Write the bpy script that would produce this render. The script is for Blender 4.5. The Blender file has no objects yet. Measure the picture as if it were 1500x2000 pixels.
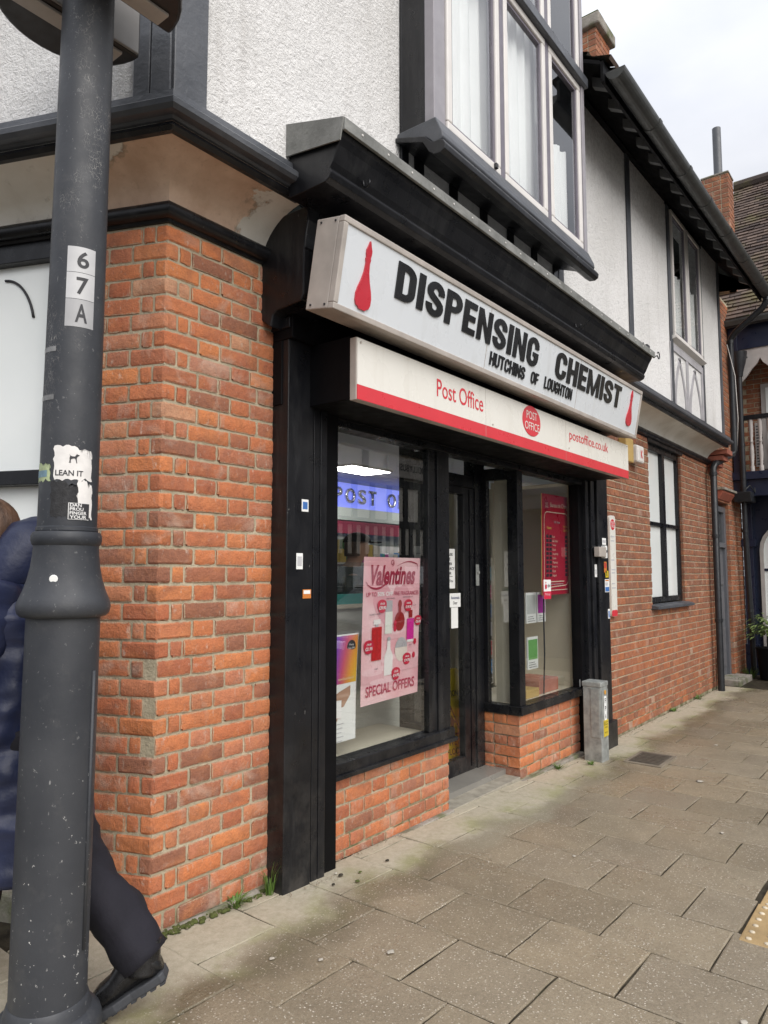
import bpy, bmesh, math, random
from mathutils import Vector, Matrix, noise as mnoise
random.seed(7)
S = bpy.context.scene
COL = S.collection
R = math.radians

# ---------------------------------------------------------------- camera, sky, sun, exposure
TH, PT = R(38.2), math.atan(118/1387.)
fw = Vector((math.cos(TH)*math.cos(PT), math.sin(TH)*math.cos(PT), math.sin(PT)))
rt = Vector((math.sin(TH), -math.cos(TH), 0))
upv = rt.cross(fw)
cam = bpy.data.cameras.new('camera'); camo = bpy.data.objects.new('camera', cam); COL.objects.link(camo)
cam.sensor_fit = 'HORIZONTAL'; cam.sensor_width = 36; cam.lens = 36*1387/1500
cam.clip_start = .05; cam.clip_end = 600
mw = Matrix((rt, upv, -fw)).transposed().to_4x4(); mw.translation = Vector((-1.689, -2.478, 1.40))
camo.matrix_world = mw
S.camera = camo

SUN_EL, SUN_AZ = R(38), R(200)      # azimuth measured from +Y clockwise: the sun stands over the street, behind cloud
W = bpy.data.worlds.new('World'); S.world = W; W.use_nodes = True
wn = W.node_tree; wn.nodes.clear()
def wnode(t, **k):
    n = wn.nodes.new(t)
    for a, b in k.items(): setattr(n, a, b)
    return n
sky = wnode('ShaderNodeTexSky'); sky.sky_type = 'NISHITA'; sky.sun_disc = False
sky.sun_elevation = SUN_EL; sky.sun_rotation = SUN_AZ; sky.air_density = 1.0; sky.dust_density = 4.0; sky.ozone_density = 1.0
tc = wnode('ShaderNodeTexCoord'); sep = wnode('ShaderNodeSeparateXYZ'); wn.links.new(tc.outputs['Generated'], sep.inputs[0])
# overcast deck: darker towards the horizon than overhead, softly mottled
mp = wnode('ShaderNodeMapping'); mp.inputs['Scale'].default_value = (1.6, 1.6, 3.2); wn.links.new(tc.outputs['Generated'], mp.inputs[0])
cn = wnode('ShaderNodeTexNoise'); cn.inputs['Scale'].default_value = 1.7; cn.inputs['Detail'].default_value = 6; cn.inputs['Roughness'].default_value = .5
wn.links.new(mp.outputs[0], cn.inputs['Vector'])
cr = wnode('ShaderNodeValToRGB'); cr.color_ramp.elements[0].position = .34; cr.color_ramp.elements[1].position = .68
cr.color_ramp.elements[0].color = (3.9, 4.03, 4.4, 1); cr.color_ramp.elements[1].color = (5.1, 5.15, 5.35, 1)
wn.links.new(cn.outputs['Fac'], cr.inputs[0])
zr = wnode('ShaderNodeMapRange'); zr.inputs[1].default_value = 0.0; zr.inputs[2].default_value = 1.0; zr.inputs[3].default_value = .72; zr.inputs[4].default_value = 2.55
zz = wnode('ShaderNodeMath', operation='POWER'); zz.use_clamp = True; zz.inputs[1].default_value = 2.; wn.links.new(sep.outputs['Z'], zz.inputs[0]); wn.links.new(zz.outputs[0], zr.inputs[0])
cm = wnode('ShaderNodeVectorMath', operation='SCALE'); wn.links.new(cr.outputs[0], cm.inputs[0]); wn.links.new(zr.outputs[0], cm.inputs['Scale'])
mx = wnode('ShaderNodeMix', data_type='RGBA'); mx.inputs[0].default_value = .9
wn.links.new(sky.outputs[0], mx.inputs['A']); wn.links.new(cm.outputs[0], mx.inputs['B'])
bg = wnode('ShaderNodeBackground'); bg.inputs['Strength'].default_value = .1
wn.links.new(mx.outputs['Result'], bg.inputs['Color'])
wo = wnode('ShaderNodeOutputWorld'); wn.links.new(bg.outputs[0], wo.inputs[0])

sl = bpy.data.lights.new('sun', 'SUN'); sl.energy = 1.5; sl.angle = R(60); sl.color = (1, .965, .91)
so = bpy.data.objects.new('sun', sl); COL.objects.link(so)
sd = Vector((math.sin(SUN_AZ)*math.cos(SUN_EL), math.cos(SUN_AZ)*math.cos(SUN_EL), math.sin(SUN_EL)))
so.rotation_euler = sd.to_track_quat('Z', 'Y').to_euler(); so.location = sd*60
vs = S.view_settings; vs.view_transform = 'Standard'; vs.look = 'None'; vs.gamma = 1; vs.exposure = .84; vs.use_curve_mapping = False
S.cycles.use_denoising = True; S.cycles.max_bounces = 8; S.cycles.transparent_max_bounces = 16

# ---------------------------------------------------------------- small tools
def tag(o, label=None, cat=None, group=None, kind=None):
    if label: o['label'] = label
    if cat: o['category'] = cat
    if group: o['group'] = group
    if kind: o['kind'] = kind
    return o
def empty(name, loc=(0, 0, 0), parent=None, rot=None):
    o = bpy.data.objects.new(name, None); COL.objects.link(o); o.location = loc
    o.empty_display_size = .05
    if rot: o.rotation_euler = rot
    if parent: o.parent = parent
    return o
def link(name, me, parent=None, mat=None, loc=None, mw=None):
    o = bpy.data.objects.new(name, me); COL.objects.link(o)
    if mat is not None and len(me.materials) == 0: me.materials.append(mat)
    if parent is not None: o.parent = parent
    if loc is not None: o.location = loc
    if mw is not None: o.matrix_local = mw
    return o
class MB:
    def __init__(s): s.v = []; s.f = []; s.m = []; s.mi = 0
    def add(s, vs, fs):
        b = len(s.v); s.v += [tuple(p) for p in vs]; s.f += [tuple(b+i for i in f) for f in fs]; s.m += [s.mi]*len(fs); return s
    def box(s, x0, x1, y0, y1, z0, z1, M=None):
        vs = [Vector((x, y, z)) for x in (x0, x1) for y in (y0, y1) for z in (z0, z1)]
        if M is not None: vs = [M @ p for p in vs]
        return s.add(vs, [(0, 1, 3, 2), (4, 6, 7, 5), (0, 4, 5, 1), (2, 3, 7, 6), (0, 2, 6, 4), (1, 5, 7, 3)])
    def prism(s, poly, axis, a, b, M=None):
        """poly: 2D outline (counter-clockwise or not); axis x: (y,z), y: (x,z), z: (x,y)"""
        def P(p, t): return Vector((t, p[0], p[1])) if axis == 'x' else Vector((p[0], t, p[1])) if axis == 'y' else Vector((p[0], p[1], t))
        n = len(poly); vs = [P(p, a) for p in poly]+[P(p, b) for p in poly]
        if M is not None: vs = [M @ p for p in vs]
        fs = [tuple(range(n)), tuple(range(2*n-1, n-1, -1))]+[(i, i+n, (i+1) % n+n, (i+1) % n) for i in range(n)]
        return s.add(vs, fs)
    def tube(s, pts, r, n=12, cap=True):
        pts = [Vector(p) for p in pts]; rs = r if isinstance(r, (list, tuple)) else [r]*len(pts)
        rings = []; up = Vector((0, 0, 1)); prev = None
        for i, p in enumerate(pts):
            d = (pts[min(i+1, len(pts)-1)]-pts[max(i-1, 0)]).normalized()
            if prev is None:
                a = d.cross(up)
                if a.length < .01: a = d.cross(Vector((1, 0, 0)))
                a.normalize()
            else:
                a = prev-d*prev.dot(d); a.normalize()
            prev = a; b = d.cross(a)
            rings.append([p+(a*math.cos(2*math.pi*k/n)+b*math.sin(2*math.pi*k/n))*rs[i] for k in range(n)])
        vs = [q for rg in rings for q in rg]; fs = []
        for i in range(len(pts)-1):
            for k in range(n): fs.append((i*n+k, i*n+(k+1) % n, (i+1)*n+(k+1) % n, (i+1)*n+k))
        if cap: fs += [tuple(range(n-1, -1, -1)), tuple((len(pts)-1)*n+k for k in range(n))]
        return s.add(vs, fs)
    def lathe(s, prof, n=32, c=(0, 0), cap=True, lean=(0, 0)):
        """prof: (r, z) upwards"""
        vs = []; fs = []
        for r, z in prof:
            for k in range(n):
                a = 2*math.pi*k/n; vs.append((c[0]+lean[0]*z+r*math.cos(a), c[1]+lean[1]*z+r*math.sin(a), z))
        for i in range(len(prof)-1):
            for k in range(n): fs.append((i*n+k, i*n+(k+1) % n, (i+1)*n+(k+1) % n, (i+1)*n+k))
        if cap: fs += [tuple(range(n-1, -1, -1)), tuple((len(prof)-1)*n+k for k in range(n))]
        return s.add(vs, fs)
    def grid(s, P, nu, nv):
        vs = [P(i/nu, j/nv) for j in range(nv+1) for i in range(nu+1)]
        return s.add(vs, [(j*(nu+1)+i, j*(nu+1)+i+1, (j+1)*(nu+1)+i+1, (j+1)*(nu+1)+i) for j in range(nv) for i in range(nu)])
    def mesh(s, name, mat=None, smooth=False, angle=None):
        me = bpy.data.meshes.new(name); me.from_pydata(s.v, [], s.f)
        for m in (mat if isinstance(mat, (list, tuple)) else [mat] if mat else []): me.materials.append(m)
        if isinstance(mat, (list, tuple)): me.polygons.foreach_set('material_index', s.m)
        bm = bmesh.new(); bm.from_mesh(me); bmesh.ops.recalc_face_normals(bm, faces=bm.faces); bm.to_mesh(me); bm.free()
        if smooth:
            me.polygons.foreach_set('use_smooth', [True]*len(me.polygons))
            if angle is not None: me.set_sharp_from_angle(angle=R(angle))
        me.update(); return me
    def build(s, name, mat, parent=None, smooth=False, angle=None, bevel=0, loc=None, seg=2):
        o = link(name, s.mesh(name, mat, smooth, angle), parent, loc=loc)
        if bevel:
            b = o.modifiers.new('bevel', 'BEVEL'); b.width = bevel; b.segments = seg; b.limit_method = 'ANGLE'; b.angle_limit = R(40)
        return o
def box(name, mat, parent, x0, x1, y0, y1, z0, z1, bevel=0): return MB().box(x0, x1, y0, y1, z0, z1).build(name, mat, parent, bevel=bevel)

def text_mesh(body, w, h, depth=0.0, offset=0.0, shear=0.0, spacing=1.0):
    """built-in lettering as a mesh scaled into a w x h box, lower left at the origin, in the XZ plane facing -Y"""
    cu = bpy.data.curves.new('lettering', 'FONT'); cu.body = body; cu.size = 1; cu.offset = offset; cu.shear = shear
    cu.space_character = spacing; cu.resolution_u = 4; cu.fill_mode = 'FRONT'
    o = bpy.data.objects.new('lettering', cu); me = bpy.data.meshes.new_from_object(o)
    bpy.data.objects.remove(o); bpy.data.curves.remove(cu)
    me.materials.clear()
    xs = [v.co.x for v in me.vertices]; ys = [v.co.y for v in me.vertices]
    if not xs: return me
    x0, x1, y0, y1 = min(xs), max(xs), min(ys), max(ys)
    sx = w/max(x1-x0, 1e-5) if w else h/max(y1-y0, 1e-5); sy = h/max(y1-y0, 1e-5) if h else sx
    for v in me.vertices: v.co = Vector(((v.co.x-x0)*sx, 0, (v.co.y-y0)*sy))
    if depth:
        bm = bmesh.new(); bm.from_mesh(me)
        g = bmesh.ops.extrude_face_region(bm, geom=bm.faces[:])
        for v in [e for e in g['geom'] if isinstance(e, bmesh.types.BMVert)]: v.co.y -= depth
        bmesh.ops.recalc_face_normals(bm, faces=bm.faces); bm.to_mesh(me); bm.free()
    return me
def text(name, body, mat, parent, x, y, z, w, h, depth=0.0, offset=0.0, M=None, **k):
    me = text_mesh(body, w, h, depth, offset, **k); me.name = name
    o = link(name, me, parent, mat)
    T = Matrix.Translation((x, y, z)); o.matrix_local = (M @ T) if M is not None else T
    return o

# ---------------------------------------------------------------- materials
class NT:
    def __init__(s, name):
        s.mat = bpy.data.materials.new(name); s.mat.use_nodes = True; s.t = s.mat.node_tree; s.t.nodes.clear()
        s.out = s.t.nodes.new('ShaderNodeOutputMaterial'); s.geo = s.t.nodes.new('ShaderNodeNewGeometry'); s.pos = s.geo.outputs['Position']
    def n(s, t, **k):
        x = s.t.nodes.new(t)
        for a, b in k.items(): setattr(x, a, b)
        return x
    def L(s, a, b):
        if hasattr(a, 'is_output'): s.t.links.new(a, b)
        else: b.default_value = a
    def noise(s, scale, detail=3, rough=.55, vec=None, dist=0, dim=None):
        x = s.n('ShaderNodeTexNoise'); x.inputs['Scale'].default_value = scale; x.inputs['Detail'].default_value = detail
        x.inputs['Roughness'].default_value = rough; x.inputs['Distortion'].default_value = dist; s.L(vec or s.pos, x.inputs['Vector']); return x.outputs['Fac']
    def voro(s, scale, feat='F1', out='Distance', rnd=1, vec=None):
        x = s.n('ShaderNodeTexVoronoi', feature=feat); x.inputs['Scale'].default_value = scale; x.inputs['Randomness'].default_value = rnd
        s.L(vec or s.pos, x.inputs['Vector']); return x.outputs[out]
    def warp(s, scale, amt, vec=None):
        x = s.n('ShaderNodeTexNoise'); x.inputs['Scale'].default_value = scale; x.inputs['Detail'].default_value = 3; s.L(vec or s.pos, x.inputs['Vector'])
        m = s.n('ShaderNodeVectorMath', operation='MULTIPLY_ADD'); s.L(x.outputs['Color'], m.inputs[0]); m.inputs[1].default_value = (amt, amt, amt); s.L(vec or s.pos, m.inputs[2]); return m.outputs[0]
    def stretch(s, sx, sy, sz, vec=None):
        x = s.n('ShaderNodeMapping'); x.inputs['Scale'].default_value = (sx, sy, sz); s.L(vec or s.pos, x.inputs['Vector']); return x.outputs[0]
    def ramp(s, fac, stops, interp='LINEAR'):
        x = s.n('ShaderNodeValToRGB'); r = x.color_ramp; r.interpolation = interp
        while len(r.elements) > 1: r.elements.remove(r.elements[-1])
        for i, (p, c) in enumerate(stops):
            c = (c, c, c) if isinstance(c, (int, float)) else c
            e = r.elements[0] if i == 0 else r.elements.new(p)
            e.position = p; e.color = (*c[:3], 1)
        s.L(fac, x.inputs[0]); return x.outputs[0]
    def mix(s, fac, a, b, blend='MIX'):
        x = s.n('ShaderNodeMix', data_type='RGBA', blend_type=blend); s.L(fac, x.inputs[0])
        for v, k in ((a, 'A'), (b, 'B')): s.L((*v, 1) if isinstance(v, tuple) and len(v) == 3 else v, x.inputs[k])
        return x.outputs['Result']
    def math(s, op, a, b=None, clamp=False):
        x = s.n('ShaderNodeMath', operation=op, use_clamp=clamp); s.L(a, x.inputs[0])
        if b is not None: s.L(b, x.inputs[1])
        return x.outputs[0]
    def rng(s, v, a, b, c=0., d=1.):
        x = s.n('ShaderNodeMapRange'); s.L(v, x.inputs[0])
        for i, q in enumerate((a, b, c, d)): x.inputs[i+1].default_value = q
        return x.outputs[0]
    def xyz(s, vec=None):
        x = s.n('ShaderNodeSeparateXYZ'); s.L(vec or s.pos, x.inputs[0]); return x.outputs
    def bump(s, h, strength=.3, dist=.01, prev=None):
        x = s.n('ShaderNodeBump'); x.inputs['Strength'].default_value = strength; x.inputs['Distance'].default_value = dist
        s.L(h, x.inputs['Height'])
        if prev is not None: s.L(prev, x.inputs['Normal'])
        return x.outputs[0]
    def bsdf(s, col, rough=.6, normal=None, metal=0, spec=.5, coat=0, coat_rough=.1, trans=0, emit=None, emit_s=0, sss=0, alpha=None):
        x = s.n('ShaderNodeBsdfPrincipled')
        s.L((*col, 1) if isinstance(col, tuple) else col, x.inputs['Base Color']); s.L(rough, x.inputs['Roughness']); s.L(metal, x.inputs['Metallic'])
        s.L(spec, x.inputs['Specular IOR Level']); s.L(coat, x.inputs['Coat Weight']); x.inputs['Coat Roughness'].default_value = coat_rough
        x.inputs['Transmission Weight'].default_value = trans
        if normal is not None: s.L(normal, x.inputs['Normal'])
        if emit: x.inputs['Emission Color'].default_value = (*emit, 1); x.inputs['Emission Strength'].default_value = emit_s
        s.t.links.new(x.outputs[0], s.out.inputs['Surface']); return s.mat
def simple(name, col, rough=.6, var=.15, scale=6., bump=.0, bscale=80., metal=0, coat=0, spec=.5, speck=0, emit=None, emit_s=0):
    t = NT(name); n1 = t.noise(scale, 4); c = t.mix(t.rng(n1, .3, .7, 0, 1), tuple(v*(1-var) for v in col), tuple(min(1, v*(1+var)) for v in col))
    if speck:
        sp = t.ramp(t.noise(scale*14, 2), [(.70, 0), (.74, 1)]); c = t.mix(t.math('MULTIPLY', sp, speck), c, (.55, .55, .53))
    nm = t.bump(t.noise(bscale, 4), bump, .004) if bump else None
    r = t.rng(t.noise(scale*2.3, 3), .3, .7, max(0, rough-.1), min(1, rough+.1))
    return t.bsdf(c, r, nm, metal, spec, coat, emit=emit, emit_s=emit_s)

def brick_mat(name, rnd_from):
    t = NT(name)
    if rnd_from == 'object': rnd = t.n('ShaderNodeObjectInfo').outputs['Random']
    else: a = t.n('ShaderNodeAttribute'); a.attribute_name = 'tone'; rnd = a.outputs['Fac']
    if rnd_from == 'object':
        st = [(0, (.13, .068, .058)), (.10, (.20, .10, .08)), (.17, (.38, .12, .065)), (.26, (.52, .16, .07)), (.36, (.60, .20, .08)), (.44, (.46, .125, .06)), (.5, (.34, .095, .055)), (.57, (.52, .21, .13)), (.64, (.60, .185, .07)), (.74, (.66, .24, .085)), (.80, (.48, .15, .08)), (.86, (.24, .12, .095)), (.92, (.40, .20, .15)), (.97, (.58, .22, .10)), (1, (.56, .36, .24))]
    else:
        st = [(0, (.15, .078, .055)), (.2, (.21, .098, .062)), (.4, (.26, .115, .068)), (.55, (.31, .12, .065)), (.7, (.37, .13, .06)), (.85, (.44, .145, .055)), (.95, (.38, .19, .12)), (1., (.44, .34, .26))]
    c = t.ramp(rnd, st)
    if rnd_from == 'object': c = t.mix(.17, c, (.80, .30, .12))
    n0 = t.noise(6.5, 4, .6, dist=.4); c = t.mix(t.rng(n0, .50, .70, 0, .5), c, (.20, .09, .07)); c = t.mix(t.rng(t.noise(8.3, 3, .5, vec=t.stretch(1.1, 1.1, 1.3)), .52, .68, 0, .5), c, (.58, .22, .085))
    n1 = t.noise(24, 6, .7); c = t.mix(t.rng(n1, .42, .74, 0, .42), c, (.15, .06, .045))
    crk = t.ramp(t.math('ABSOLUTE', t.math('SUBTRACT', t.noise(16, 6, .75, vec=t.stretch(1, 1, 2.2), dist=1.2), .5)), [(.0, 1), (.012, 0)]); crk = t.math('MULTIPLY', crk, t.rng(t.noise(9, 2), .5, .6)); c = t.mix(t.math('MULTIPLY', crk, .6), c, (.05, .025, .02))
    sk_ = t.noise(5, 4, .6, vec=t.stretch(2.4, 2.4, .28)); c = t.mix(t.rng(sk_, .56, .72, 0, .25), c, (.17, .10, .08))
    n2 = t.noise(70, 4, .65); c = t.mix(t.rng(n2, .3, .7, 0, .28), c, (.56, .21, .10))
    n3 = t.noise(5.5, 5, .65, dist=.6); c = t.mix(t.rng(n3, .55, .70, 0, .45), c, (.55, .44, .36))
    n4 = t.noise(34, 4, .7, vec=t.stretch(1, 1, .5)); c = t.mix(t.rng(n4, .60, .70, 0, .55), c, (.60, .50, .42))
    if rnd_from == 'object':
        tco = t.n('ShaderNodeTexCoord'); gx, gy, gz = t.xyz(tco.outputs['Generated']); face = t.rng(t.math('ABSOLUTE', t.xyz(tco.outputs['Normal'])[1]), .5, .8)
        ed = t.math('MINIMUM', t.math('MINIMUM', gz, t.math('SUBTRACT', 1., gz)), t.math('MULTIPLY', t.math('MINIMUM', gx, t.math('SUBTRACT', 1., gx)), 2.4))
        ed = t.math('ADD', ed, t.math('MULTIPLY', t.math('SUBTRACT', t.noise(45, 4, .7), .5), .28)); c = t.mix(t.math('MULTIPLY', t.ramp(ed, [(.02, .8), (.085, 0)]), face), c, (.43, .365, .255))
    c = t.mix(t.rng(t.noise(190, 4, .8), .5, .68, 0, .45), c, (.16, .06, .045)); c = t.mix(t.rng(t.noise(260, 3, .7), .56, .7, 0, .35), c, (.66, .38, .24)); c = t.mix(.03, c, (.40, .26, .19))
    hole = t.ramp(t.voro(95), [(.02, 1), (.07, 0)]); c = t.mix(t.math('MULTIPLY', hole, .45), c, (.05, .025, .02))
    h = t.math('ADD', t.math('MULTIPLY', t.noise(150, 4, .7), .5), t.math('ADD', t.noise(38, 3, .6), t.math('MULTIPLY', hole, -.6)))
    return t.bsdf(c, .86, t.bump(h, .9, .008), spec=.22)
MAT = {}
MAT['brick'] = brick_mat('fired_brick', 'object'); MAT['brick_far'] = brick_mat('far_brick', 'tone')
def mk_mortar():
    t = NT('lime_mortar'); c = t.mix(t.rng(t.noise(9, 5), .3, .7), (.34, .295, .205), (.55, .48, .35))
    c = t.mix(t.rng(t.noise(60, 3), .55, .75, 0, .5), c, (.22, .19, .15))
    z = t.xyz()[2]; mo = t.math('MULTIPLY', t.rng(z, .02, .16, 1, 0), t.rng(t.noise(7, 4), .42, .6)); c = t.mix(t.math('MULTIPLY', mo, .8), c, (.10, .115, .04))
    h = t.math('ADD', t.noise(110, 4, .7), t.noise(30, 3)); return t.bsdf(c, .95, t.bump(h, .8, .008), spec=.2)
MAT['mortar'] = mk_mortar()
def mk_render():
    t = NT('roughcast_white'); h = t.math('ADD', t.noise(34, 6, .68, dist=.6), t.math('MULTIPLY', t.noise(95, 3, .6), .5))
    d = t.noise(1.3, 5, .6); c = t.mix(t.rng(d, .40, .68, 0, .5), (.82, .81, .80), (.62, .61, .59))
    st = t.noise(2.2, 4, .6, vec=t.stretch(3.5, 3.5, .22)); c = t.mix(t.rng(st, .54, .74, 0, .42), c, (.48, .46, .43))
    pit = t.ramp(t.noise(34, 6, .68, dist=.6), [(.33, 1), (.47, 0)]); c = t.mix(t.math('MULTIPLY', pit, .34), c, (.46, .45, .45)); z_ = t.xyz()[2]; gr = t.math('MULTIPLY', t.rng(z_, 4.5, 5.5), t.rng(t.noise(28, 5, .7), .45, .62)); c = t.mix(t.math('MULTIPLY', gr, .45), c, (.30, .29, .28))
    return t.bsdf(c, .9, t.bump(h, .85, .018), spec=.2)
MAT['render'] = mk_render()
def mk_cove():
    t = NT('cove_plaster'); x, y, z = t.xyz()
    nz = t.noise(7, 5, .65); ring = t.math('ADD', t.math('ABSOLUTE', t.math('SUBTRACT', x, .06)), t.math('MULTIPLY', t.math('SUBTRACT', nz, .5), .36))
    peel = t.ramp(ring, [(.30, 1), (.312, 0)])
    tan = t.mix(t.rng(t.noise(9, 5), .3, .7), (.58, .40, .29), (.74, .55, .42)); tan = t.mix(t.rng(t.noise(45, 3), .6, .75, 0, .4), tan, (.44, .30, .22))
    cream = t.mix(t.rng(t.noise(4, 5), .35, .7), (.80, .77, .71), (.66, .62, .55)); cream = t.mix(t.rng(t.noise(14, 5, .7), .6, .72, 0, .4), cream, (.40, .35, .29))
    edge = t.ramp(ring, [(.27, 0), (.30, 1), (.33, 0)]); c = t.mix(peel, cream, tan); c = t.mix(t.math('MULTIPLY', edge, t.rng(t.noise(20, 3), .4, .6, 0, .7)), c, (.22, .19, .15))
    return t.bsdf(c, .9, t.bump(t.math('ADD', t.noise(40, 4), t.math('MULTIPLY', peel, -.8)), .35, .006), spec=.2)
MAT['cove'] = mk_cove()
def mk_black(name, a=(.0035, .004, .006), b=(.011, .0115, .014), rough=.33, chips=.5):
    t = NT(name); c = t.mix(t.rng(t.noise(3.5, 5), .3, .7), a, b)
    sc = t.ramp(t.noise(48, 4, .75, vec=t.stretch(1, 1, .35)), [(.715, 0), (.73, 1)]); c = t.mix(t.math('MULTIPLY', sc, chips), c, (.34, .33, .31)); du_ = t.noise(3, 5, .7, vec=t.stretch(2.2, 2.2, .35)); c = t.mix(t.rng(du_, .52, .75, 0, .28), c, (.085, .085, .085))
    z = t.xyz()[2]; du = t.math('MULTIPLY', t.rng(z, 0, .7, 1, 0), t.rng(t.noise(6, 5, .7), .42, .65)); c = t.mix(t.math('MULTIPLY', du, .35), c, (.11, .10, .09))
    r = t.rng(t.noise(9, 4), .3, .7, rough-.1, rough+.16); g = t.noise(30, 4, .6, vec=t.stretch(1, 1, .12))
    return t.bsdf(c, r, t.bump(t.math('ADD', g, t.math('MULTIPLY', t.noise(7, 3), 1.5)), .22, .005), spec=.42)
MAT['black'] = mk_black('black_gloss_paint'); MAT['frame'] = mk_black('black_frame', (.0035, .004, .0055), (.008, .0085, .011), .28, .15)
def mk_timber():
    t = NT('dark_timber_paint'); c = t.mix(t.rng(t.noise(4, 5), .3, .7), (.045, .05, .06), (.095, .10, .112))
    fl = t.ramp(t.noise(13, 5, .75), [(.70, 0), (.72, 1)]); c = t.mix(t.math('MULTIPLY', fl, .55), c, (.33, .29, .24))
    g = t.noise(26, 4, .6, dist=.3); return t.bsdf(c, t.rng(t.noise(8, 3), .3, .7, .32, .55), t.bump(g, .35, .01), spec=.5)
MAT['timber'] = mk_timber()
MAT['black_flat'] = simple('black_matt', (.003, .003, .004), .6, .3, 5, spec=.15)
def mk_lead():
    t = NT('lead_flashing'); c = t.mix(t.rng(t.noise(7, 5, .65), .3, .7), (.13, .132, .125), (.26, .262, .25)); c = t.mix(t.rng(t.noise(40, 4, .7), .58, .7, 0, .5), c, (.09, .09, .075))
    return t.bsdf(c, .75, t.bump(t.noise(60, 4), .4, .005), spec=.3)
MAT['lead'] = mk_lead()
def mk_lamp():
    t = NT('lamp_column_paint'); c = t.mix(t.rng(t.noise(3, 5), .3, .7), (.026, .029, .036), (.052, .055, .062))
    c = t.mix(t.rng(t.noise(16, 5, .7), .55, .8, 0, .5), c, (.085, .085, .085))
    x, y, z = t.xyz()
    cz = t.math('MULTIPLY', t.rng(z, 1.65, 2.1), t.rng(t.noise(3.2, 3, .6, vec=t.stretch(2.4, 2.4, .7)), .53, .62))
    wl = t.warp(38, .035, t.stretch(1.15, 1.15, .62)); crk = t.ramp(t.voro(95, 'DISTANCE_TO_EDGE', vec=wl), [(.015, 1), (.06, 0)]); crk = t.math('MULTIPLY', t.math('MULTIPLY', crk, cz), t.rng(t.noise(28, 4, .7), .42, .6))
    c = t.mix(t.math('MULTIPLY', crk, .5), c, (.42, .40, .37))
    cl = t.math('MULTIPLY', t.rng(z, .12, .35, .35, 1), t.math('MULTIPLY', t.rng(z, .45, .95, 1, .0), t.rng(t.noise(6, 2), .46, .56)))
    ch = t.ramp(t.noise(58, 3, .7), [(.665, 0), (.68, 1)]); c = t.mix(t.math('MULTIPLY', ch, t.math('ADD', t.math('MULTIPLY', cl, .9), .12, True)), c, (.66, .66, .64))
    sc = t.ramp(t.noise(90, 3, .7, vec=t.stretch(1, 1, .25)), [(.70, 0), (.72, 1)]); c = t.mix(t.math('MULTIPLY', sc, .28), c, (.4, .4, .39))
    rim = t.math('MULTIPLY', t.rng(z, .015, .035), t.rng(z, .075, .05)); rim = t.math('MULTIPLY', rim, t.rng(t.noise(14, 4), .42, .52)); c = t.mix(t.math('MULTIPLY', rim, .75), c, (.42, .43, .42))
    return t.bsdf(c, t.rng(t.noise(10, 4), .3, .7, .42, .65), t.bump(t.math('ADD', t.noise(70, 4), t.math('MULTIPLY', crk, 1.2)), .14, .004), spec=.45)
MAT['lamp'] = mk_lamp()
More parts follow.
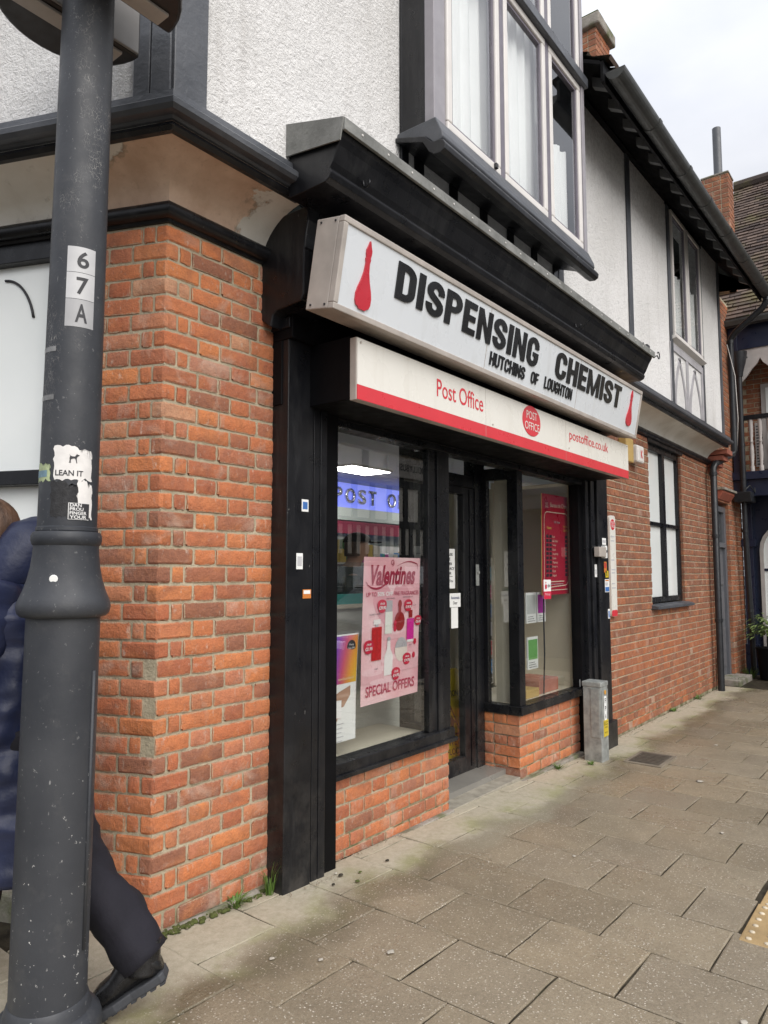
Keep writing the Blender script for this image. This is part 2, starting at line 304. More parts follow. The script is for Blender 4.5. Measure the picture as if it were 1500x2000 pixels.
def mk_flag():
    t = NT('paving_flag'); x, y, z = t.xyz(); rnd = t.n('ShaderNodeObjectInfo').outputs['Random']
    base = t.ramp(rnd, [(0, (.21, .168, .11)), (.22, (.275, .224, .152)), (.45, (.325, .27, .188)), (.65, (.245, .206, .152)), (.85, (.355, .293, .202)), (1, (.285, .218, .134))])
    c = t.mix(t.rng(t.noise(5, 5, .65), .32, .7, 0, .5), base, (.15, .125, .088)); c = t.mix(t.rng(t.noise(75, 5, .75), .36, .66, 0, .55), c, (.42, .355, .255)); c = t.mix(t.rng(t.noise(150, 5, .8), .46, .66, 0, .62), c, (.075, .058, .038)); c = t.mix(t.rng(t.noise(1.1, 5, .65), .5, .66, 0, .4), c, (.13, .105, .07))
    # dry, lichen-green band along the shop wall
    edge = t.math('ADD', y, t.math('MULTIPLY', t.math('SUBTRACT', t.noise(2.3, 5, .6), .5), .55)); ex = t.rng(x, -.2, 1.0, .12, 0); edge = t.math('ADD', edge, ex)
    dry = t.rng(edge, -.36, -.20); door = t.math('MULTIPLY', t.rng(x, 1.2, 1.8), t.rng(x, 3.8, 3.1)); dry = t.math('MAXIMUM', dry, t.math('MULTIPLY', door, t.rng(edge, -.52, -.33)))
    pale = t.mix(t.rng(t.noise(30, 5, .7), .3, .7), (.36, .32, .235), (.50, .45, .35)); c = t.mix(dry, c, pale)
    gb = t.math('MULTIPLY', t.rng(edge, -.44, -.28), t.rng(edge, -.12, -.24)); gn = t.math('MULTIPLY', gb, t.rng(t.noise(4.2, 5, .6), .43, .62)); c = t.mix(t.math('MULTIPLY', gn, .6), c, (.25, .26, .10))
    gd = t.math('MULTIPLY', t.rng(edge, -.55, -.40), t.rng(edge, -.25, -.36)); c = t.mix(t.math('MULTIPLY', gd, .35), c, (.06, .055, .03))
    wv = t.warp(60, .012); sp = t.voro(95, out='Distance', vec=wv); cell = t.voro(95, out='Color', vec=wv); keep = t.rng(t.math('ADD', t.xyz(cell)[0], t.math('MULTIPLY', rnd, .14)), .74, .80)
    spk = t.math('MULTIPLY', t.ramp(sp, [(.24, 1), (.34, 0)]), keep); spk = t.math('MULTIPLY', spk, t.rng(dry, 0, 1, 1, .12))
    dens = t.rng(t.noise(2.6, 4, .6), .32, .58, .4, 1); spk = t.math('MULTIPLY', spk, dens); c = t.mix(t.math('MULTIPLY', spk, .9), c, (.74, .68, .58))
    sp2 = t.math('MULTIPLY', t.ramp(t.voro(160, vec=wv), [(.22, 1), (.34, 0)]), t.rng(t.xyz(t.voro(160, out='Color'))[1], .62, .64)); c = t.mix(t.math('MULTIPLY', sp2, t.math('MULTIPLY', dens, .6)), c, (.58, .52, .42))
    wet = t.rng(t.noise(2.2, 5, .6), .35, .65, .20, .48); rough = t.math('ADD', wet, t.math('MULTIPLY', dry, .4), True)
    h = t.math('ADD', t.noise(120, 5, .75), t.math('MULTIPLY', spk, .8)); return t.bsdf(c, rough, t.bump(h, .75, .005), spec=.5)
MAT['flag'] = mk_flag()
def mk_grout():
    t = NT('joint_dirt'); c = t.mix(t.rng(t.noise(12, 5), .35, .65), (.022, .018, .012), (.06, .05, .034)); c = t.mix(t.rng(t.noise(5, 4), .58, .70, 0, .5), c, (.05, .058, .025))
    return t.bsdf(c, .9, t.bump(t.noise(150, 3), .6, .01), spec=.2)
MAT['grout'] = mk_grout()
def mk_glass(name='window_glass', tint=(.97, .98, .975), ior=2.6):
    t = NT(name); fr = t.n('ShaderNodeFresnel'); fr.inputs['IOR'].default_value = ior
    tr = t.n('ShaderNodeBsdfTransparent'); tr.inputs[0].default_value = (*tint, 1); gl = t.n('ShaderNodeBsdfGlossy'); gl.inputs['Roughness'].default_value = .0
    m = t.n('ShaderNodeMixShader'); f_ = t.math('MULTIPLY', fr.outputs[0], t.math('SUBTRACT', 1., t.geo.outputs['Backfacing'])); t.L(f_, m.inputs[0]); t.L(tr.outputs[0], m.inputs[1]); t.L(gl.outputs[0], m.inputs[2]); t.L(m.outputs[0], t.out.inputs[0]); return t.mat
MAT['glass'] = mk_glass()
def mk_frost():
    t = NT('frosted_film'); c = t.mix(t.rng(t.noise(2, 4), .3, .7), (.80, .84, .83), (.87, .90, .89)); s_ = t.ramp(t.noise(11, 5, .7), [(.66, 0), (.72, 1)]); c = t.mix(t.math('MULTIPLY', s_, .4), c, (.85, .87, .86))
    return t.bsdf(c, .5, None, coat=1, coat_rough=.02, spec=.3)
MAT['frost'] = mk_frost()
MAT['white_pvc'] = simple('white_pvc', (.72, .69, .66), .4, .06, 5)
MAT['purple_strip'] = simple('grey_window_bead', (.16, .145, .175), .45, .1)
MAT['curtain'] = simple('net_curtain', (.93, .93, .935), .9, .05, 3)
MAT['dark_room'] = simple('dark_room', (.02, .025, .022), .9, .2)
MAT['sign_case'] = simple('weathered_aluminium', (.44, .40, .365), .5, .16, 7, .1, 60)
def mk_panel(name, a, dirt, coat):
    t = NT(name); c = t.mix(t.rng(t.noise(1.6, 4), .3, .7, 0, .5), a, tuple(v*.94 for v in a)); s_ = t.noise(4, 5, .65, vec=t.stretch(3, 3, .35)); c = t.mix(t.rng(s_, .54, .74, 0, .4), c, dirt)
    k = t.ramp(t.noise(55, 4, .7), [(.70, 0), (.73, 1)]); c = t.mix(t.math('MULTIPLY', k, .35), c, (.35, .33, .3)); return t.bsdf(c, t.rng(t.noise(6, 3), .3, .7, .2, .4), None, coat=coat)
MAT['sign_white'] = mk_panel('white_acrylic', (.70, .735, .77), (.52, .53, .53), .4); MAT['sign_cream'] = mk_panel('cream_panel', (.79, .775, .72), (.60, .57, .50), .3)
MAT['letter_black'] = simple('black_acrylic_letter', (.012, .013, .015), .25, .05, 3)
MAT['sign_red'] = simple('red_vinyl', (.55, .03, .05), .3, .06, 5, coat=.3)
MAT['po_red'] = simple('post_office_red', (.66, .045, .06), .35, .05, 5, coat=.2)
MAT['grey_pvc'] = simple('grey_gutter_plastic', (.05, .052, .05), .42, .25, 9, speck=.12)
MAT['pipe_black'] = simple('black_cast_pipe', (.02, .022, .026), .38, .25, 9, speck=.15)
MAT['galv'] = simple('galvanised_steel', (.33, .345, .335), .5, .28, 18, .15, 90, metal=.3)
MAT['cream_board'] = simple('cream_board', (.66, .61, .49), .6, .05, 3)
MAT['paper'] = simple('white_paper', (.82, .83, .82), .6, .03)
MAT['ink'] = simple('dark_ink', (.03, .03, .035), .6, .1)
MAT['tile_roof'] = None
def mk_tile():
    t = NT('plain_roof_tile'); a = t.n('ShaderNodeAttribute'); a.attribute_name = 'tone'
    c = t.ramp(a.outputs['Fac'], [(0, (.055, .042, .038)), (.5, (.10, .072, .06)), (1, (.15, .11, .09))]); c = t.mix(t.rng(t.noise(1.6, 5, .65), .5, .68, 0, .7), c, (.13, .12, .045))
    return t.bsdf(c, .85, t.bump(t.noise(40, 4), .4, .01), spec=.25)
MAT['tile_roof'] = mk_tile()
def mk_stone():
    t = NT('old_cement'); c = t.mix(t.rng(t.noise(8, 5, .7), .3, .7), (.22, .20, .17), (.38, .35, .31)); c = t.mix(t.rng(t.noise(5, 5), .5, .65, 0, .7), c, (.10, .12, .04)); return t.bsdf(c, .95, t.bump(t.noise(60, 5, .7), .8, .01), spec=.2)
MAT['cement'] = mk_stone()
MAT['moss'] = simple('moss', (.07, .085, .02), .95, .4, 30, .8, 150)
MAT['grass'] = simple('grass_blade', (.09, .17, .025), .6, .3, 20)
# ---------------------------------------------------------------- the ground
def lerp_tab(x, tab):
    for (a, za), (b, zb) in zip(tab, tab[1:]):
        if x <= b: return za+(zb-za)*max(0, min(1, (x-a)/(b-a)))
    return tab[-1][1]
GT = [(-6, .06), (0, 0), (.6, -.02), (2.1, -.062), (4.2, -.12), (9, -.145), (30, -.2)]
def zg(x): return lerp_tab(x, GT)
asph = simple('asphalt', (.05, .05, .05), .8, .2, 6, .5, 120)
g = MB(); xs_ = [-200, -30, -6, 0, .6, 2.1, 4.2, 9, 30, 120, 300]
for a, b in zip(xs_, xs_[1:]):
    g.add([(a, -200, zg(a)-.16), (b, -200, zg(b)-.16), (b, 260, zg(b)-.16), (a, 260, zg(a)-.16)], [(0, 1, 2, 3)])
tag(g.build('ground', asph), kind='structure')
pav = MB()
xs_ = [-14, -6, 0, .6, 2.1, 4.2, 9, 30, 60]
for a, b in zip(xs_, xs_[1:]):
    for y0, y1 in ((-3.4, 0.6),) if b > 0 else ((-3.4, 8),):
        pav.add([(a, y0, zg(a)-.012), (b, y0, zg(b)-.012), (b, y1, zg(b)-.012), (a, y1, zg(a)-.012)], [(0, 1, 2, 3)])
pavement = tag(pav.build('pavement', MAT['grout']), kind='structure')
rngp = random.Random(3)
def flag_mesh(w, d, seed):
    r = random.Random(seed); b = .004; t = .03
    def P(i, j, nx, ny):
        x, y = w*i/nx, d*j/ny; z = 0
        edge = i in (0, nx) or j in (0, ny)
        if edge: z = -b*r.uniform(.3, 1.1); x += r.uniform(-.003, .003); y += r.uniform(-.003, .003)
        return (x, y, z+r.uniform(-.0006, .0006))
    m = MB(); nx = ny = 6
    xsn = [0, .012, .2, .5, .8, .988, 1]
    vs = []
    for j in range(7):
        for i in range(7):
            x, y = w*xsn[i], d*xsn[j]; z = r.uniform(-.0007, .0007)
            if i in (0, 6) or j in (0, 6): z = -b*r.uniform(.2, 1.2); x += r.uniform(-.0032, .0032); y += r.uniform(-.0032, .0032)
            vs.append((x, y, z))
    m.add(vs, [(j*7+i, j*7+i+1, (j+1)*7+i+1, (j+1)*7+i) for j in range(6) for i in range(6)])
    ring = [i for i in range(7)]+[7*k+6 for k in range(1, 7)]+[42+i for i in range(5, -1, -1)]+[7*k for k in range(5, 0, -1)]
    n = len(ring); m.add([vs[i] for i in ring]+[(vs[i][0], vs[i][1], -t) for i in ring], [(i, (i+1) % n, (i+1) % n+n, i+n) for i in range(n)])
    return m.mesh('flag', MAT['flag'])
FX, FY, J = .3885, .4125, .0065
flags = {}
def flag_at(x, y, w, d):
    key = (round(w, 3), round(d, 3), rngp.randrange(4))
    if key not in flags: flags[key] = flag_mesh(w, d, hash(key) % 999)
    o = link('paving_flag', flags[key], pavement)
    o.location = (x, y, zg(x+w/2)+rngp.uniform(-.001, .001)); sl_ = (zg(x+w)-zg(x))/w
    o.rotation_euler = (rngp.uniform(-.0018, .0018), -math.atan(sl_)+rngp.uniform(-.0018, .0018), rngp.uniform(-.004, .004))
for ci in range(-7, 23):
    x0 = .005+ci*FX
    off = -1.11 if ci % 2 == 0 else -.905
    for k in range(-6, 5):
        y1 = off+k*FY+FY; y0 = off+k*FY
        if y0 < -3.42 or y0 > 0.25: continue
        if 1.47 < x0 < 3.0 and y0 < -1.95: continue
        if x0 < -.1 and y1 > 1.2: continue
        # stay clear of the shop walls
        ym = 0
        wall = -.012
        if x0 < -.3: wall = 1.0
        elif x0 < 0: wall = .25
        elif 2.0 < x0+FX/2 < 3.05: wall = .27
        if y0 > wall-.03: continue
        if 1.47 < x0 < 3.0 and y0 < -1.75: y0 = -1.745
        y1c = min(y1, wall)
        if y1c-y0 < .05: continue
        px_ = (x0+FX/2)
        flag_at(x0+J/2, y0+J/2, FX-J, y1c-y0-J)
# tactile blister paving beside the crossing
tmat = simple('tactile_buff', (.36, .25, .12), .6, .25, 9, .5, 120)
bmat = simple('tactile_dome', (.55, .48, .36), .6, .2, 20)
for i in range(4):
    for j in range(3):
        x0 = 1.49+i*.4; y0 = -2.155-j*.4
        tl = MB().box(x0+.003, x0+.397, y0+.003, y0+.397, zg(x0+.2)-.03, zg(x0+.2)+.002).build('tactile_slab', tmat, pavement, bevel=.004)
        dm = MB()
        for a in range(6):
            for b in range(6):
                dm.lathe([(.0125, zg(x0+.2)+.001), (.011, zg(x0+.2)+.005), (.006, zg(x0+.2)+.007)], 8, (x0+.035+a*.066, y0+.035+b*.066))
        dm.build('blister', bmat, tl, smooth=True)['kind'] = 'stuff'
kb = MB()
for a, b in zip(xs_, xs_[1:]):
    m_ = int((b-a)/.9)+1
    for k in range(min(m_, 30)):
        q0, q1 = a+(b-a)*k/m_, a+(b-a)*(k+1)/m_
        if q0 > 25: break
        kb.box(q0+.004, q1-.004, -3.55, -3.4, zg(q0)-.2, zg(q0)-.01)
tag(kb.build('kerb', MAT['cement'], bevel=.01), kind='structure')
opp = MB()
for a, b in zip([-14, 0, 30, 90], [0, 30, 90, 90]):
    if b > a: opp.box(a, b, -15, -11, zg(a)-.3, zg(a)-.04)
tag(opp.build('pavement_opposite', simple('far_paving', (.19, .17, .14), .7, .2, 4)), kind='structure')
# a cast access cover let into the paving
cov = empty('access_cover', (4.12, -.66, zg(4.3)+.004)); tag(cov, 'rusty iron access cover set in the paving beside the grey cabinet', 'access cover')
cim = simple('worn_cast_iron', (.12, .105, .085), .55, .3, 18, .5, 60, metal=.4)
box('frame', simple('cover_frame', (.2, .17, .13), .6, .2), cov, 0, .42, 0, .30, -.02, .003, .002)
plate = box('plate', cim, cov, .03, .39, .03, .27, -.01, .006, .002)
for i in range(7):
    box('rib', cim, plate, .05+i*.045, .075+i*.045, .05, .25, .006, .010, .001)

# ---------------------------------------------------------------- the corner building
B = empty('corner_shop_building'); tag(B, 'brick and white roughcast corner building with dark painted timbers', 'building')
AL = R(113); DL = Vector((math.cos(AL), math.sin(AL), 0)); NL = Vector((-math.sin(AL), math.cos(AL), 0))
CK = -(1+math.cos(AL))/math.sin(AL)       # mitre: offset t gives the corner (CK*t, -t)
def corner_sweep(prof, smax, xr, closed=True):
    """sweep an outline of (offset, z) along the left wall, round the corner and along the front"""
    m = MB(); n = len(prof); vs = []
    for t, z in prof: vs.append(DL*smax+NL*t+Vector((0, 0, z)))
    for t, z in prof: vs.append(Vector((CK*t, -t, z)))
    for t, z in prof: vs.append(Vector((xr, -t, z)))
    fs = []
    for k in range(2):
        for i in range(n if closed else n-1): fs.append((k*n+i, k*n+(i+1) % n, (k+1)*n+(i+1) % n, (k+1)*n+i))
    if closed: fs += [tuple(range(n)), tuple(range(3*n-1, 2*n-1, -1))]
    return m.add(vs, fs)
def wall_sweep(prof, x0, x1): return MB().prism([(-t, z) for t, z in prof], 'x', x0, x1)

# --- bricks
CH, BH, BJ, Z0 = .0752, .0650, .0102, .004
rb = random.Random(11)
brick_cache = {}
def brick_mesh(L, D=.1, seed=0, H=BH):
    r = random.Random(seed*7919+int(L*1000)); m = MB(); nx = 5; fx = [0, .035/max(L, .05)*.25, .3, .7, 1-.035/max(L, .05)*.25, 1]; fz = [0, .12, .5, .88, 1]
    off = r.uniform(-.0015, .0025); tl = r.uniform(-.002, .002)
    vs = []
    for j, b in enumerate(fz):
        for i, a in enumerate(fx):
            x, z, y = L*a, H*b, -off-tl*(a-.5)
            ei, ej = i in (0, 5), j in (0, 4)
            if ei or ej: y += r.uniform(.0018, .005)+(.004 if ei and ej else 0); x += (r.uniform(-.0022, .0022) if ei else 0); z += (r.uniform(-.0025, .0025) if ej else 0)
            else: y += r.uniform(-.0008, .0012)
            vs.append((x, y, z))
    if r.random() < .35:   # a chipped arris
        k = r.choice([0, 5, 24, 29]); vs[k] = (vs[k][0]+(.012 if k in (0, 24) else -.012), vs[k][1]+.012, vs[k][2]+(.008 if k < 6 else -.008))
    m.add(vs, [(j*6+i, j*6+i+1, (j+1)*6+i+1, (j+1)*6+i) for j in range(4) for i in range(5)])
    ring = list(range(6))+[6*k+5 for k in range(1, 5)]+[24+i for i in range(4, -1, -1)]+[6*k for k in range(3, 0, -1)]
    n = len(ring); m.add([vs[i] for i in ring]+[(vs[i][0], D, vs[i][2]) for i in ring], [(i, i+n, (i+1) % n+n, (i+1) % n) for i in range(n)])
    me = m.mesh('brick', MAT['brick'], True, 38); return me
def get_brick(L, D=.1, H=BH):
    k = (round(L, 3), round(D, 3), rb.randrange(7), round(H, 3))
    if k not in brick_cache: brick_cache[k] = brick_mesh(k[0], k[1], k[2], k[3])
    return brick_cache[k]
def squint(a, b, seed):
    r = random.Random(seed); m = MB(); j = lambda s: r.uniform(-s, s)
    zs = [0, BH*.12, BH*.88, BH]; n = None; vs = []
    for iz, z in enumerate(zs):
        e = .005 if iz in (0, 3) else 0
        k = r.uniform(.0, .006)
        pts = [Vector((a, .09, 0)), Vector((a, .005+e, 0)), Vector((a-.006, e+j(.0008), 0)), Vector((a*.5, e+j(.0008), 0)), Vector((.006+k, e, 0)), DL*(.006+k)-NL*e,
               DL*(b*.5)-NL*(e+j(.0008)), DL*(b-.006)-NL*e, DL*b-NL*(.005+e), DL*b-NL*.09]
        n = len(pts); vs += [(p.x, p.y, z+(j(.002) if iz in (0, 3) else 0)) for p in pts]
    fs = [(k*n+i, k*n+(i+1) % n, (k+1)*n+(i+1) % n, (k+1)*n+i) for k in range(3) for i in range(n)]+[tuple(range(n-1, -1, -1)), tuple(3*n+i for i in range(n))]
    return m.add(vs, fs).mesh('brick', MAT['brick'], True, 30)
RL = Matrix.Rotation(AL-math.pi, 4, 'Z')
def lay_front(parent, x, z, L, y=0., D=.1, H=BH, mesh=None):
    o = link('brick', mesh or get_brick(L, D, H), parent); o.location = (x, y+rb.uniform(-.001, .001), z); o.rotation_euler = (rb.uniform(-.006, .006), rb.uniform(-.005, .005), rb.uniform(-.004, .004)); return o
def lay_left(parent, s, z, L):
    p = DL*(s+L)+NL*0; o = link('brick', get_brick(L), parent); o.matrix_local = Matrix.Translation((p.x, p.y, z)) @ RL; return o
CORE = .0065
# pier at the corner: mortar core with bricks laid on both faces
pm = MB(); c0 = [Vector((.612, CORE, 0)), Vector((CK*-CORE, CORE, 0)), DL*.52-NL*CORE, DL*.52-NL*.2, Vector((.612, .2, 0))]
pm.prism([(p.x, p.y) for p in c0], 'z', -.2, 2.9)
pier = pm.build('brick_pier', MAT['mortar'], B)
sqA = [squint(.056, .165, i) for i in range(5)]; sqB = [squint(.165, .056, i+9) for i in range(5)]
hid = MB(); hid_t = []
def hid_brick(m, tl, M, L, tone, H=BH, D=.05):
    b = .005
    q = [Vector((0, b, 0)), Vector((L, b, 0)), Vector((L, b, H)), Vector((0, b, H)), Vector((b, 0, b)), Vector((L-b, 0, b)), Vector((L-b, 0, H-b)), Vector((b, 0, H-b)), Vector((0, D, 0)), Vector((L, D, 0)), Vector((L, D, H)), Vector((0, D, H))]
    fs = [(4, 5, 6, 7), (0, 1, 5, 4), (1, 2, 6, 5), (2, 3, 7, 6), (3, 0, 4, 7), (8, 9, 1, 0), (9, 10, 2, 1), (10, 11, 3, 2), (11, 8, 0, 3)]
    m.add([M @ v for v in q], fs); tl += [tone]*len(fs)
for k in range(38):
    z = Z0+k*CH; A_ = k % 2 == 0
    if k == 0: z += .0
    if k in (9, 11, 13): lay_front(pier, .006, z, .16)      # the return of this corner brick has spalled away
    else: o = link('brick', rb.choice(sqA if A_ else sqB), pier); o.location = (0, 0, z)
    x = (.056 if A_ else .165)+BJ
    for L in ([.05, .215, .1025, .16] if A_ else [.1025, .215, .1025]):
        L += rb.uniform(-.003, .003); L = min(L, .610-x)
        if L < .03: break
        lay_front(pier, x, z+rb.uniform(-.001, .001), round(L/.004)*.004); x += L+BJ
    s = (.165 if A_ else .056)+BJ
    for L in ([.1025, .215] if A_ else [.05, .215, .1025]):
        if s > .5: break
        L = min(L, .515-s)
        if s < .30: lay_left(pier, s, z+rb.uniform(-.001, .001), round(L/.004)*.004)
        else: hid_brick(hid, hid_t, Matrix.Translation(DL*(s+L)+Vector((0, 0, z))) @ RL, L, rb.random())
        s += L+BJ
def tone_mesh(m, tones, name, mat, parent):
    me = m.mesh(name, mat); at = me.attributes.new('tone', 'FLOAT', 'FACE'); at.data.foreach_set('value', tones); o = link(name, me, parent); return o
o = tone_mesh(hid, hid_t, 'brickwork', MAT['brick_far'], pier); o['kind'] = 'stuff'
ft = corner_sweep([(.02, -.2), (.024, -.01), (.004, .0), (-.1, -.0), (-.1, -.2)], .9, .55); ft.build('cement_footing', MAT['cement'], B, bevel=.008)

# left wall beyond the pier: low brick wall, shop window with frosted panes
LW = empty('side_window', parent=B)
def lbox(name, mat, parent, s0, s1, t0, t1, z0, z1, bevel=.003):
    M_ = Matrix(((-DL.x, -NL.x, 0, 0), (-DL.y, -NL.y, 0, 0), (0, 0, 1, 0), (0, 0, 0, 1)))
    return MB().box(-s1, -s0, -t1, -t0, z0, z1, M_).build(name, mat, parent, bevel=bevel)
lwall = lbox('side_wall', MAT['mortar'], B, .521, 5.0, -.25, -.03, -.2, .40)
hb = MB(); hbt = []
for k in range(5):
    s = .53+(k % 2)*-.0
    z = .035+k*CH; i = k
    while s < 4.8:
        L = .215 if i % 2 else .1025; hid_brick(hb, hbt, Matrix.Translation(DL*(s+L)+NL*(-.02)+Vector((0, 0, z))) @ RL, L, rb.random()*.5); s += L+BJ; i += 1
tone_mesh(hb, hbt, 'brickwork', MAT['brick_far'], lwall)['kind'] = 'stuff'
lbox('stone_plinth', MAT['cement'], B, .521, 5, -.02, .03, -.2, .1, .01)
lbox('frame', MAT['frame'], LW, .521, .585, -.09, -.005, .40, 2.87); lbox('frame', MAT['frame'], LW, .585, 5, -.09, -.005, .40, .48)
lbox('transom', MAT['frame'], LW, .585, 5, -.08, .012, 1.775, 1.838); lbox('frame', MAT['frame'], LW, .585, 5, -.09, -.005, 2.78, 2.87)
lbox('frame', MAT['frame'], LW, 1.9, 1.98, -.09, -.005, .48, 2.78)
for za, zb in ((.48, 1.775), (1.838, 2.78)):
    for sa, sb in ((.585, 1.9), (1.98, 5)): lbox('pane', MAT['frost'], LW, sa, sb, -.06, -.05, za, zb, 0)
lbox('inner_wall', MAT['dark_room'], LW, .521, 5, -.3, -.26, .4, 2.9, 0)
cab = MB(); pts = []
for i in range(12):
    a = i/11*1.25; p = DL*(.86-.17*math.sin(a))+NL*-.045; pts.append((p.x, p.y, 2.72-.2*(1-math.cos(a))*1.35))
tag(cab.tube(pts, .006, 8).build('loose_cable', MAT['ink'], smooth=True), 'loose black cable curling down across the frosted side window', 'cable')

# coving and mouldings round the corner
cp = []
for i in range(11):
    a = i/10*math.pi/2; cp.append((.012+.262*(1-math.cos(a))**.9, 2.925+.16*math.sin(a)**1.15))
corner_sweep(cp+[(.274, 3.12), (0.0, 3.12)], 5, .53).build('plaster_cove', MAT['cove'], B, True, 40)
wall_sweep(cp+[(.274, 3.12), (0.0, 3.12)], 4.40, 8.55).build('plaster_cove', MAT['cove'], B, True, 40)
def rollp(cx, cz, r, a0=-180, a1=90, n=9): return [(cx+r*math.cos(R(a0+(a1-a0)*i/(n-1))), cz+r*math.sin(R(a0+(a1-a0)*i/(n-1)))) for i in range(n)]
rp = [(-.02, 2.862), (.006, 2.862), (.012, 2.873)]+[(.018+.038*math.cos(a), 2.905+.034*math.sin(a)) for a in [R(-70+i*20) for i in range(9)]]+[(-.02, 2.938)]
corner_sweep(rp, 5, .60).build('roll_moulding', MAT['black'], B, True, 35); wall_sweep(rp, 4.63, 8.75).build('roll_moulding', MAT['black'], B, True, 35)
lp = [(.0, 3.095), (.268, 3.095), (.272, 3.102), (.285, 3.104), (.295, 3.112), (.325, 3.115), (.340, 3.128), (.342, 3.148), (.328, 3.162), (.308, 3.165), (.304, 3.205), (.280, 3.213), (.0, 3.213)]
corner_sweep(lp, 5, .50).build('ledge_moulding', MAT['timber'], B, True, 25); wall_sweep(lp, 4.38, 8.62).build('ledge_moulding', MAT['timber'], B, True, 25)
bl = [(.24, 3.075), (.268, 3.070), (.284, 3.082), (.276, 3.10), (.24, 3.10)]
corner_sweep(bl, 5, .50).build('fillet', MAT['black'], B); wall_sweep(bl, 4.38, 8.6).build('fillet', MAT['black'], B)

# upper walls (roughcast) with openings
U = .28; ZU0, ZU1 = 3.19, 5.36
UW = MB(); CXU = CK*U
def uf(x0, x1, z0, z1): UW.box(x0, x1, -U, -U+.16, z0, z1)
uf(CXU, 1.30, ZU0, 6.4); uf(1.30, 3.19, ZU0, 3.73); uf(3.19, 6.16, ZU0, ZU1+.36); uf(6.16, 7.36, ZU0, 3.93); uf(6.16, 7.36, 5.42, ZU1+.36); uf(7.36, 8.34, ZU0, ZU1+.36)
MBp = MB(); M_ = Matrix(((-DL.x, -NL.x, 0, 0), (-DL.y, -NL.y, 0, 0), (0, 0, 1, 0), (0, 0, 0, 1)))
UW.box(-5, -(CXU*DL.x + -U*DL.y), -U, -U+.16, ZU0, 6.4, M_)
UW.build('roughcast_wall', MAT['render'], B)
def post(x0, x1, z0, z1, proud=.018, mat='timber', name='timber_post'): return box(name, MAT[mat], B, x0, x1, -U-proud, -U-.001, z0, z1, .004)
# corner post: front and side boards with a dark joint
sC = CXU*DL.x-U*DL.y
post(CXU-.012, -.045, 3.2, 6.4, .022)
lbox('timber_post', MAT['timber'], B, sC-.0, sC+.085, U+.001, U+.022, 3.2, 6.4, .004); lbox('timber_post', MAT['timber'], B, sC+.093, sC+.165, U+.001, U+.018, 3.2, 6.4, .004)
post(1.236, 1.30, 3.3, 6.4, .02, 'black'); post(4.80, 4.90, 3.2, 5.52); post(6.07, 6.155, 3.2, 5.52); post(7.365, 7.43, 3.2, 5.55)
post(8.27, 8.345, 3.2, 5.6, .02); post(3.22, 3.32, 3.2, 4.1)
post(1.30, 3.2, 3.19, 3.40, .012, 'black', 'timber_rail')
for i in range(6):
    x = 1.37+i*.355; post(x, x+.085, 3.40, 3.73, .014, 'black', 'timber_stud')
    if i % 2 == 0: MB().prism([(x+.085, 3.40), (x+.17, 3.40), (x+.085, 3.6)], 'y', -U-.012, -U-.001).build('timber_brace', MAT['black'], B)
# pale gothic arches under the far upper window
gp = simple('grey_wall_paint', (.38, .37, .39), .6, .15, 6)
for x0, x1 in ((6.06, 6.16), (6.66, 6.74), (7.30, 7.40)): post(x0, x1, 3.22, 3.86, .012).data.materials[0] = gp
box('timber_rail', gp, B, 6.06, 7.40, -U-.014, -U-.001, 3.80, 3.88, .003)
for xa, xb in ((6.17, 6.65), (6.75, 7.29)):
    xm = (xa+xb)/2
    for sgn in (-1, 1):
        pts_o, pts_i = [], []
        for i in range(9):
            f = i/8; x = xm+sgn*(xb-xa)/2*(1-f**1.8); z = 3.22+.56*f
            pts_o.append((x, z)); pts_i.append((x-sgn*.065*(1-.3*f), z-.02*f))
        MB().prism(pts_o+pts_i[::-1], 'y', -U-.010, -U-.001).build('timber_arch', gp, B)
# --- casement windows, thing > part
def curtain(parent, x0, x1, y, z0, z1, amp=.018, folds=9, seed=0, gap=None):
    r = random.Random(seed); ph = r.uniform(0, 6)
    def P(u, v):
        x = x0+(x1-x0)*u
        return (x, y+amp*math.sin(u*folds*6.28+ph+.6*math.sin(v*2))+.3*amp*math.sin(u*folds*15+1), z0+(z1-z0)*v)
    return MB().grid(P, folds*8, 4).build('curtain', MAT['curtain'], parent, True)
def casement(parent, x0, x1, z0, z1, yf, fr=.045, name='casement', drop=None, seed=0):
    e = empty(name, parent=parent)
    m = MB(); d = .05
    for a in ((x0, x1, z0, z0+fr), (x0, x1, z1-fr, z1), (x0, x0+fr, z0+fr, z1-fr), (x1-fr, x1, z0+fr, z1-fr)): m.box(a[0], a[1], yf-.022, yf+.03, a[2], a[3])
    m.build('sash', MAT['white_pvc'], e, bevel=.008)
    m = MB(); q = .02
    for a in ((x0+fr, x1-fr, z0+fr, z0+fr+q), (x0+fr, x1-fr, z1-fr-q, z1-fr), (x0+fr, x0+fr+q, z0+fr+q, z1-fr-q), (x1-fr-q, x1-fr, z0+fr+q, z1-fr-q)): m.box(a[0], a[1], yf-.008, yf+.02, a[2], a[3])
    m.build('glazing_bead', MAT['purple_strip'], e)
    box('pane', MAT['glass'], e, x0+fr+q, x1-fr-q, yf+.002, yf+.008, z0+fr+q, z1-fr-q)
    return e
